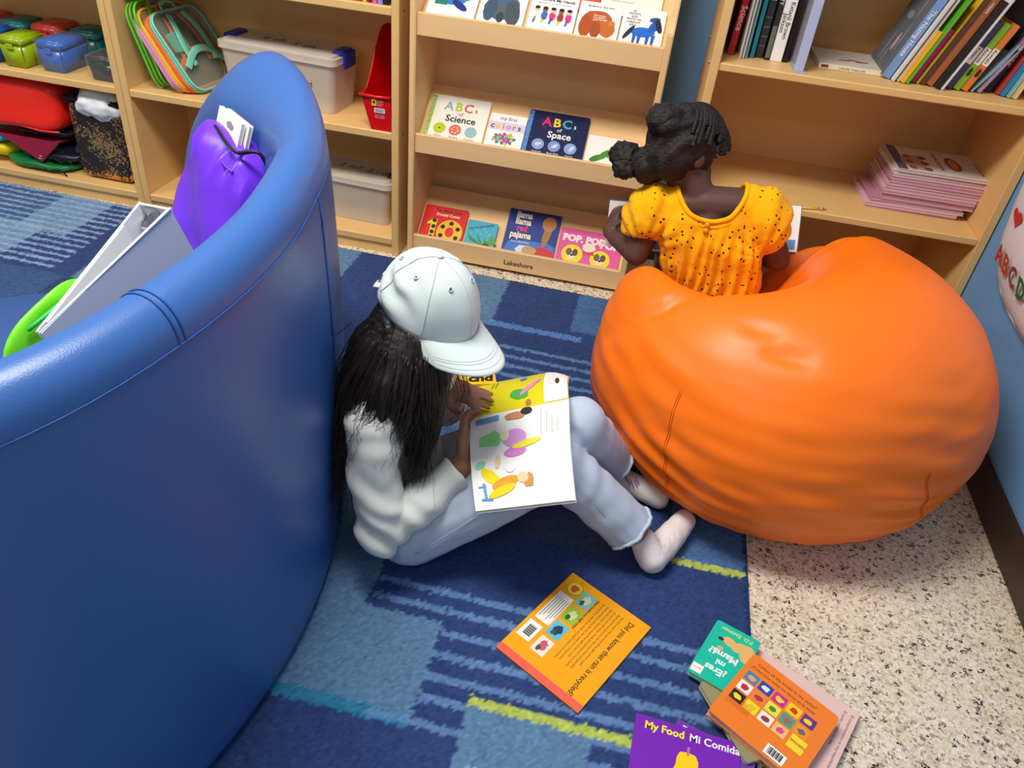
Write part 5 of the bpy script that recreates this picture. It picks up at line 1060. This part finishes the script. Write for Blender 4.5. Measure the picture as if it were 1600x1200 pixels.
# ---- the open book in her hands
def open_book():
    r = thing('open_picture_book', 'open picture book with cartoon pages held by the capped child', 'book', (-.13, 1.16, .28))
    bl, br, tr, tl = [Vector(v) for v in ((-.187, 1.032, .252), (-.002, 1.033, .338), (-.057, 1.270, .385), (-.255, 1.244, .302))]
    fl, fr = Vector((-.272, 1.418, .262)), Vector((-.080, 1.462, .325))
    PG = mat('glossy_page', (248, 246, 240), .35, .35)
    def sheet(name, a, b, c, d, bulge, off, m, parent, curl=0):
        """a-b near edge, d-c far edge; pages bow upward"""
        n = (b-a).cross(d-a).normalized(); V = []; N = 16
        for j in range(N+1):
            for i in range(N+1):
                u, v = i/N, j/N; p = a*(1-u)*(1-v)+b*u*(1-v)+c*u*v+d*(1-u)*v
                V.append(p + n*(bulge*math.sin(math.pi*v)+off + curl*max(0, u-.75)**2*v))
        return mesh(name, V, [(j*(N+1)+i, j*(N+1)+i+1, (j+1)*(N+1)+i+1, (j+1)*(N+1)+i) for j in range(N) for i in range(N)], m, parent, True, True)
    for k in range(3):
        sheet('page', bl, br, tr, tl, .012, -.0015*k, PG, r); 
    sheet('cover', bl+(bl-tl)*.01, br+(br-tr)*.01, tr, tl, .011, -.006, cm((240, 236, 230)), r)
    for k in range(3): sheet('page', tl, tr, fr, fl, .014, -.0015*k, mat('yellow_page', (226, 214, 30), .35, .35) if k == 0 else PG, r, curl=-.35)
    sheet('cover', tl, tr, fr, fl, .012, -.006, cm((240, 206, 30)), r, curl=-.3)
    n1 = (br-bl).cross(tl-bl).normalized()
    def near(u, v): return bl*(1-u)*(1-v)+br*u*(1-v)+tr*u*v+tl*(1-u)*v + n1*(.012*math.sin(math.pi*v))
    n2 = (tr-tl).cross(fl-tl).normalized()
    def far(u, v): return tl*(1-u)*(1-v)+tr*u*(1-v)+fr*u*v+fl*(1-u)*v + n2*(.014*math.sin(math.pi*v) - .35*max(0, u-.75)**2*v)
    MI = parent_world(r).inverted()
    def draw(fn, nn, pts, rgb, lay, name='printed_picture'):
        # a fan about the middle so the print follows the bowed page
        pts = [(a[0]+(b_[0]-a[0])*q/8, a[1]+(b_[1]-a[1])*q/8) for a, b_ in zip(pts, pts[1:]+pts[:1]) for q in range(8)] if len(pts) < 8 else pts
        cx = sum(p[0] for p in pts)/len(pts); cy = sum(p[1] for p in pts)/len(pts); V = [fn(cx, cy)+nn*(.0009+.00035*lay)]; F = []; K = 4; n = len(pts)
        for k in range(1, K+1):
            for x, y in pts: V.append(fn(cx+(x-cx)*k/K, cy+(y-cy)*k/K)+nn*(.0009+.00035*lay))
        for i in range(n):
            F.append((0, 1+i, 1+(i+1) % n))
            for k in range(K-1): a = 1+k*n; F.append((a+i, a+n+i, a+n+(i+1) % n, a+(i+1) % n))
        mesh(name, V, F, cm(rgb), r, True)
    # near page: seated figure in yellow and orange, one in green and pink, one in blue
    E = lambda *a, **k: ell(*a, **k)
    N = lambda p, c, l=1, nm='printed_picture': draw(near, n1, p, c, l, nm)
    N(E(.20, .29, .13, .055, rot=-.75, n=24, wob=.15, seed=1), (250, 224, 30)); N(E(.34, .22, .14, .055, rot=.25, n=22, wob=.1), (246, 160, 50), 2); N(E(.30, .15, .15, .04, rot=.3, n=20), (250, 214, 24), 3)
    N(E(.52, .25, .055, .05, n=16), (246, 206, 160), 3); N(E(.57, .22, .055, .065, wob=.3, n=22, seed=5), (206, 150, 80), 2); N(E(.10, .42, .06, .035, rot=.4), (150, 216, 190), 2)
    N([(.06, .20), (.14, .20), (.14, .215), (.06, .215)], (96, 150, 210)); N([(.08, .08), (.20, .07), (.20, .09), (.08, .10)], (96, 150, 210)); N([(.115, .10), (.145, .10), (.135, .24), (.105, .24)], (110, 160, 214))
    N(E(.40, .36, .05, .05, wob=.1), (246, 244, 240), 4); N(E(.28, .43, .03, .07, rot=-.2), (240, 210, 170), 2)
    N([(.10, .72), (.26, .78), (.34, .70), (.30, .60), (.10, .62)], (150, 232, 140)); N(E(.46, .66, .12, .10, n=24, wob=.06), (226, 160, 224), 2); N(E(.46, .51, .11, .05, rot=.1, wob=.1), (222, 140, 210), 2); N(E(.58, .58, .15, .035, rot=.18), (250, 234, 60), 3); N(E(.36, .70, .05, .06), (246, 240, 200), 3)
    N([(.06, .88), (.30, .90), (.30, .97), (.06, .95)], (110, 166, 220)); N(E(.46, .92, .11, .05, wob=.25, seed=7), (206, 140, 96), 2); N(E(.58, .955, .06, .045), (50, 46, 46), 3)
    for i in range(4): N([(.72+.055*i, .66), (.735+.055*i, .66), (.735+.055*i, .95-.05*i), (.72+.055*i, .95-.05*i)], (206, 206, 204), 1, 'printed_lines')
    Ff = lambda p, c, l=1, nm='printed_picture': draw(far, n2, p, c, l, nm)
    Ff([(.76, .02), (.995, .02), (.995, .98), (.76, .98)], (246, 246, 244), 0); Ff(E(.62, .45, .035, .22, rot=-.5), (236, 140, 200), 2); Ff(E(.50, .30, .09, .12, rot=.3, wob=.2), (70, 176, 80), 1); Ff(E(.52, .80, .04, .10), (80, 140, 200), 1)
    Ff(E(.84, .55, .05, .16, wob=.1), (240, 232, 226), 2); Ff(E(.90, .50, .022, .10), (60, 50, 48), 3); Ff(E(.60, .08, .03, .06), (190, 120, 70), 2)
    for i in range(2): Ff([(.18+.04*i, .60), (.195+.04*i, .60), (.195+.04*i, .85), (.18+.04*i, .85)], (150, 140, 30), 1, 'printed_lines')
    # second, closed yellow book showing beyond her fingers
    b = book('yellow orange booklet with black lettering behind the open pages', frame((-.352, 1.372, .268), (.90, .30, .06), (-.28, .92, -.08)), .125, .125, .005, (248, 190, 30), rough=.3)
    for i, s in enumerate(('The', 'bl', 'ch')): text(b, ('Th', 'blo', 'chd')[i], .060, .085-.036*i, .040, (30, 24, 20), .0053, bold=.05, shear=.1)
open_book()

# ---- child in the yellow blouse on the bean bag, seen from behind
def lounger_child():
    P = thing('person', 'child in yellow eyelet blouse with dark braided hair on the bean bag', 'person', (.22, 2.02, .25))
    SK = mat('deep_brown_skin', (92, 62, 56), .5, .35, bmp=(160, .08))
    C = Vector((.090, 2.005, .672)); F, L, U = face_frame((.76, .50, -.42), (-.25, .1, 1)); ch, ba = [], []
    head_balls(ba, C, F, L, U, .98)
    ch += [[(.165, 1.975, .535, .052), (.140, 1.975, .580, .043), (.105, 1.99, .640, .046)],
           [(.255, 1.985, .33, .088), (.22, 1.975, .42, .078), (.185, 1.975, .50, .072), (.175, 1.975, .545, .052)], [(.075, 1.975, .525, .048), (.165, 1.965, .555, .046), (.275, 1.975, .560, .048)],
           [(.085, 1.975, .525, .046), (.045, 1.965, .505, .042), (.022, 1.935, .395, .034), (-.048, 2.03, .385, .021), (-.068, 2.055, .392, .018)],
           [(.275, 1.975, .555, .046), (.320, 1.97, .545, .042), (.392, 1.975, .432, .034), (.335, 2.06, .395, .022), (.31, 2.10, .40, .018)],
           [(.23, 2.0, .31, .07), (.13, 2.165, .335, .052), (.12, 2.19, .13, .034), (.12, 2.185, .05, .030), (.12, 2.23, .035, .024)], [(.28, 2.0, .31, .07), (.28, 2.175, .335, .052), (.27, 2.20, .13, .034), (.27, 2.195, .05, .030), (.27, 2.24, .035, .024)]]
    hand(ch, ba, (-.066, 2.052, .393), (.15, .55, .80), (.75, .45, -.40), -1, .88, .45); hand(ch, ba, (.312, 2.098, .402), (-.2, .7, .55), (-.6, .5, -.4), 1, .88, .4)
    blob('body', ch, ba, SK, P, .005, 5); eyes(P, C, F, L, U, .98)
    # shorts under the blouse
    blob('shorts', [[(.235, 1.995, .30, .080), (.135, 2.15, .33, .062)], [(.275, 1.995, .30, .080), (.28, 2.16, .33, .062)]], [((.255, 1.985, .32), (.115, .10, .075), None)], mat('dark_denim', (40, 52, 84), .85), P, .007, 4)
    # blouse
    m = bpy.data.materials.new('yellow_eyelet_cotton'); nt, n, Lk, b = nodes_of(m); tc = n.new('ShaderNodeTexCoord')
    v = n.new('ShaderNodeTexVoronoi'); v.inputs['Scale'].default_value = 58; Lk.new(tc.outputs['Object'], v.inputs['Vector'])
    g = n.new('ShaderNodeMath'); g.operation = 'LESS_THAN'; g.inputs[1].default_value = .20; Lk.new(v.outputs['Distance'], g.inputs[0])
    mx = n.new('ShaderNodeMix'); mx.data_type = 'RGBA'; mx.inputs[6].default_value = (*lin((250, 178, 8)), 1); mx.inputs[7].default_value = (*lin((70, 44, 20)), 1)
    Lk.new(g.outputs[0], mx.inputs[0]); Lk.new(mx.outputs[2], b.inputs['Base Color']); b.inputs['Roughness'].default_value = .8; b.inputs['Specular IOR Level'].default_value = .12; b.inputs['Sheen Weight'].default_value = .1
    bp = n.new('ShaderNodeBump'); bp.inputs['Strength'].default_value = .35; bp.inputs['Distance'].default_value = .002; Lk.new(v.outputs['Distance'], bp.inputs['Height']); Lk.new(bp.outputs[0], b.inputs['Normal'])
    YP = mat('yellow_cotton', (250, 178, 8), .8, .12)
    NC = Vector((.172, 1.93, .630)); 
    def neck(c):
        q = c-NC; x = q.x + q.z*.0; return (x/.092)**2 + ((q.z + x*.05)/.094)**2 + (q.y/.30)**2 < 1
    def fold(p, n_):
        ax = Vector((.215, 1.97, p.z)); th = math.atan2(p.y-1.97, p.x-ax.x); k = max(0, min(1, (.53-p.z)/.05))
        body = math.exp(-(max(0, abs(p.x-.20)-.11)/.03)**2)
        w = .0085*math.sin(th*24+2.5*nz(p, 9))*k*body*(.5+.5*nz(p, 6, 3)+.4) + .003*nz(p, 30)
        if k > 0 and p.z > .42: w += .007*math.exp(-((p.z-.47)/.035)**2)*body
        for S in ((.035, 1.965, .50), (.335, 1.97, .535)):
            q = p-Vector(S); w += .0065*math.exp(-(q.length/.09)**2)*math.sin(math.atan2(q.z+.08, q.x*1.0)*17+nz(p, 10))
        return p + n_*w
    def cut(c): return neck(c) or c.z < .335 + .0*(c.x) or ((c-Vector((.024, 1.94, .40))).length < .065 and c.z < .455 and c.x < .085) or ((c-Vector((.385, 1.975, .44))).length < .06 and c.x > .33 and c.z < .482)
    sh = blob('blouse', [[(.20, 1.965, .345, .088), (.17, 1.965, .42, .092), (.14, 1.968, .50, .088)], [(.285, 1.965, .345, .088), (.265, 1.965, .42, .094), (.22, 1.968, .51, .090)], [(.07, 1.972, .525, .060), (.165, 1.965, .548, .058), (.285, 1.972, .560, .060)]],
              [((.032, 1.965, .500), (.068, .075, .090), Matrix.Rotation(.35, 3, 'Y')), ((.332, 1.968, .535), (.066, .075, .092), Matrix.Rotation(-.25, 3, 'Y'))], m, P, .0058, 5, fold, cut, .003)
    # neckband follows the scooped opening over the back
    bm = bmesh.new(); bm.from_mesh(sh.data); best = []; seen = set()
    for e in bm.edges:
        if e.is_boundary and e not in seen:
            loop = []; cur = e.verts[0]; ed = e
            while ed and ed not in seen:
                seen.add(ed); loop.append(cur.co.copy()); cur = ed.other_vert(cur); nx_ = [q for q in cur.link_edges if q.is_boundary and q not in seen]; ed = nx_[0] if nx_ else None
            if sum(p.z for p in loop)/len(loop) > .52 and len(loop) > len(best): best = loop
    bm.free()
    if len(best) > 20:
        for _ in range(8): best = [(best[i-1]+best[i]*2+best[(i+1) % len(best)])/4 for i in range(len(best))]
        tube('neckband', best[::2], .0068, YP, sh, True, 8, closed=True)
        down = [p + Vector((0, -.003, -.010)) + (p-NC).normalized()*.006 for p in best[::2]]; tube('band_seam', down, .0016, mat('yellow_thread', (224, 150, 4), .8), sh, True, 5, closed=True)
        lo = min(best, key=lambda p: p.z + p.y*.5)
        for k in range(2):
            V, Fc = [], []; prim_ball(V, Fc, lo + Vector((.0, -.008-.002*k, -.008-.014*k)), (.0075, .004, .0075)); mesh('button', V, Fc, mat('button_amber', (232, 160, 20), .35), sh, True, True)
    # hair: cornrows gathered into two buns, loose twists to one side
    def hf(p, n_):
        q = p-C; w = .0050*math.sin((q.dot(L)*.8+q.dot(U)*.45)*190+1.5*nz(p, 12)) + .003*nz(p, 45); return p + n_*w
    R = Matrix((F, L, U)).transposed()
    hr = blob('hair', [], [(C-F*.016+U*.012, (.096, .088, .094), R), (C-F*.045-U*.035, (.060, .074, .060), R), (C+U*.05-F*.01, (.074, .070, .052), R), (Vector((.004, 1.975, .627)), (.050, .05, .046), None), (Vector((-.035, 1.98, .624)), (.026, .026, .026), None), (Vector((.028, 1.965, .745)), (.046, .046, .040), None)], COIL, P, .0046, 3, hf, lambda c: (c-C).dot(F) > .040 and (c-C).dot(U) < .045)
    for nm, c, rr in (('bun', (-.058, 1.985, .637), .040), ('bun', (-.052, 1.965, .614), .034), ('bun', (.020, 1.962, .750), .042)):
        V, Fc = [], []; prim_ball(V, Fc, c, (rr, rr*.95, rr*.9), None, 40, 26); c = Vector(c); V = [c + (v_-c)*(1+.16*nz(v_, 60)+.18*nz(v_, 120)) for v_ in V]; mesh(nm, V, Fc, COIL, hr, True, True)
    V = []; rd = random.Random(9)
    for i in range(15):
        f0 = -.060+.13*i/14; e0 = math.radians(16+22*rd.random()); kk = math.sqrt(max(.2, 1-(f0/.115)**2))
        pts = [C + F*(f0*(.55+.5*q/6)) - L*(.093*kk*math.cos(tt)) + U*(.008+.107*kk*math.sin(tt)) for q, tt in enumerate([math.radians(95)+(e0-math.radians(95))*q/6 for q in range(7)])]
        pts.append(pts[-1] - U*(.008+.040*rd.random()) - L*.004)
        P3 = [Vector(q) for q in spline([tuple(p) for p in pts], 8)]; tube('twist', P3, [.0058*(1+.25*math.sin(k*2.2)) for k in range(len(P3))], COIL, hr, True, 6)
    V, Fc = [], []; prim_ball(V, Fc, C - F*.035 - U*.075 - L*.03, (.012, .010, .014), None, 14, 10); mesh('twist_end', V, Fc, COIL, hr, True, True)
    P.location += Vector((.006, 0, .020))
    # the book she reads
    b = thing('open_story_book', 'open white book on the lap of the child in yellow', 'book', (.14, 2.12, .38))
    for nm, sgn, M in (('left', -1, frame((-.066, 2.090, .348), (.97, .02, .06), (-.30, .16, .90))), ('right', 1, frame((.225, 2.095, .400), (.97, -.02, .11), (-.20, .45, .55)))):
        Ml = parent_world(b).inverted() @ M
        def qd(name, w, h, z0, z1, mt): 
            V = [Ml @ Vector(p) for p in ((0, 0, z0), (w, 0, z0), (w, h, z0), (0, h, z0), (0, 0, z1), (w, 0, z1), (w, h, z1), (0, h, z1))]
            return mesh(name, V, [(3, 2, 1, 0), (4, 5, 6, 7), (0, 1, 5, 4), (1, 2, 6, 5), (2, 3, 7, 6), (3, 0, 4, 7)], mt, b)
        qd('cover', .245, .135, 0, .002, cm((90, 110, 130))); qd('pages', .242, .132, .002, .007, PAPER); 
        v = [Ml @ Vector(p) for p in ((.02, .006, .0075), (.235, .006, .0075), (.235, .034, .0075), (.02, .034, .0075))]; mesh('printed_picture', v, [(0, 1, 2, 3)], cm((90, 150, 200)), b)
        v = [Ml @ Vector(p) for p in ((.045, .0, .0077), (.0458, .0, .0077), (.0458, .130, .0077), (.045, .130, .0077))]; mesh('page_line', v, [(0, 1, 2, 3)], cm((150, 150, 150)), b)
lounger_child()
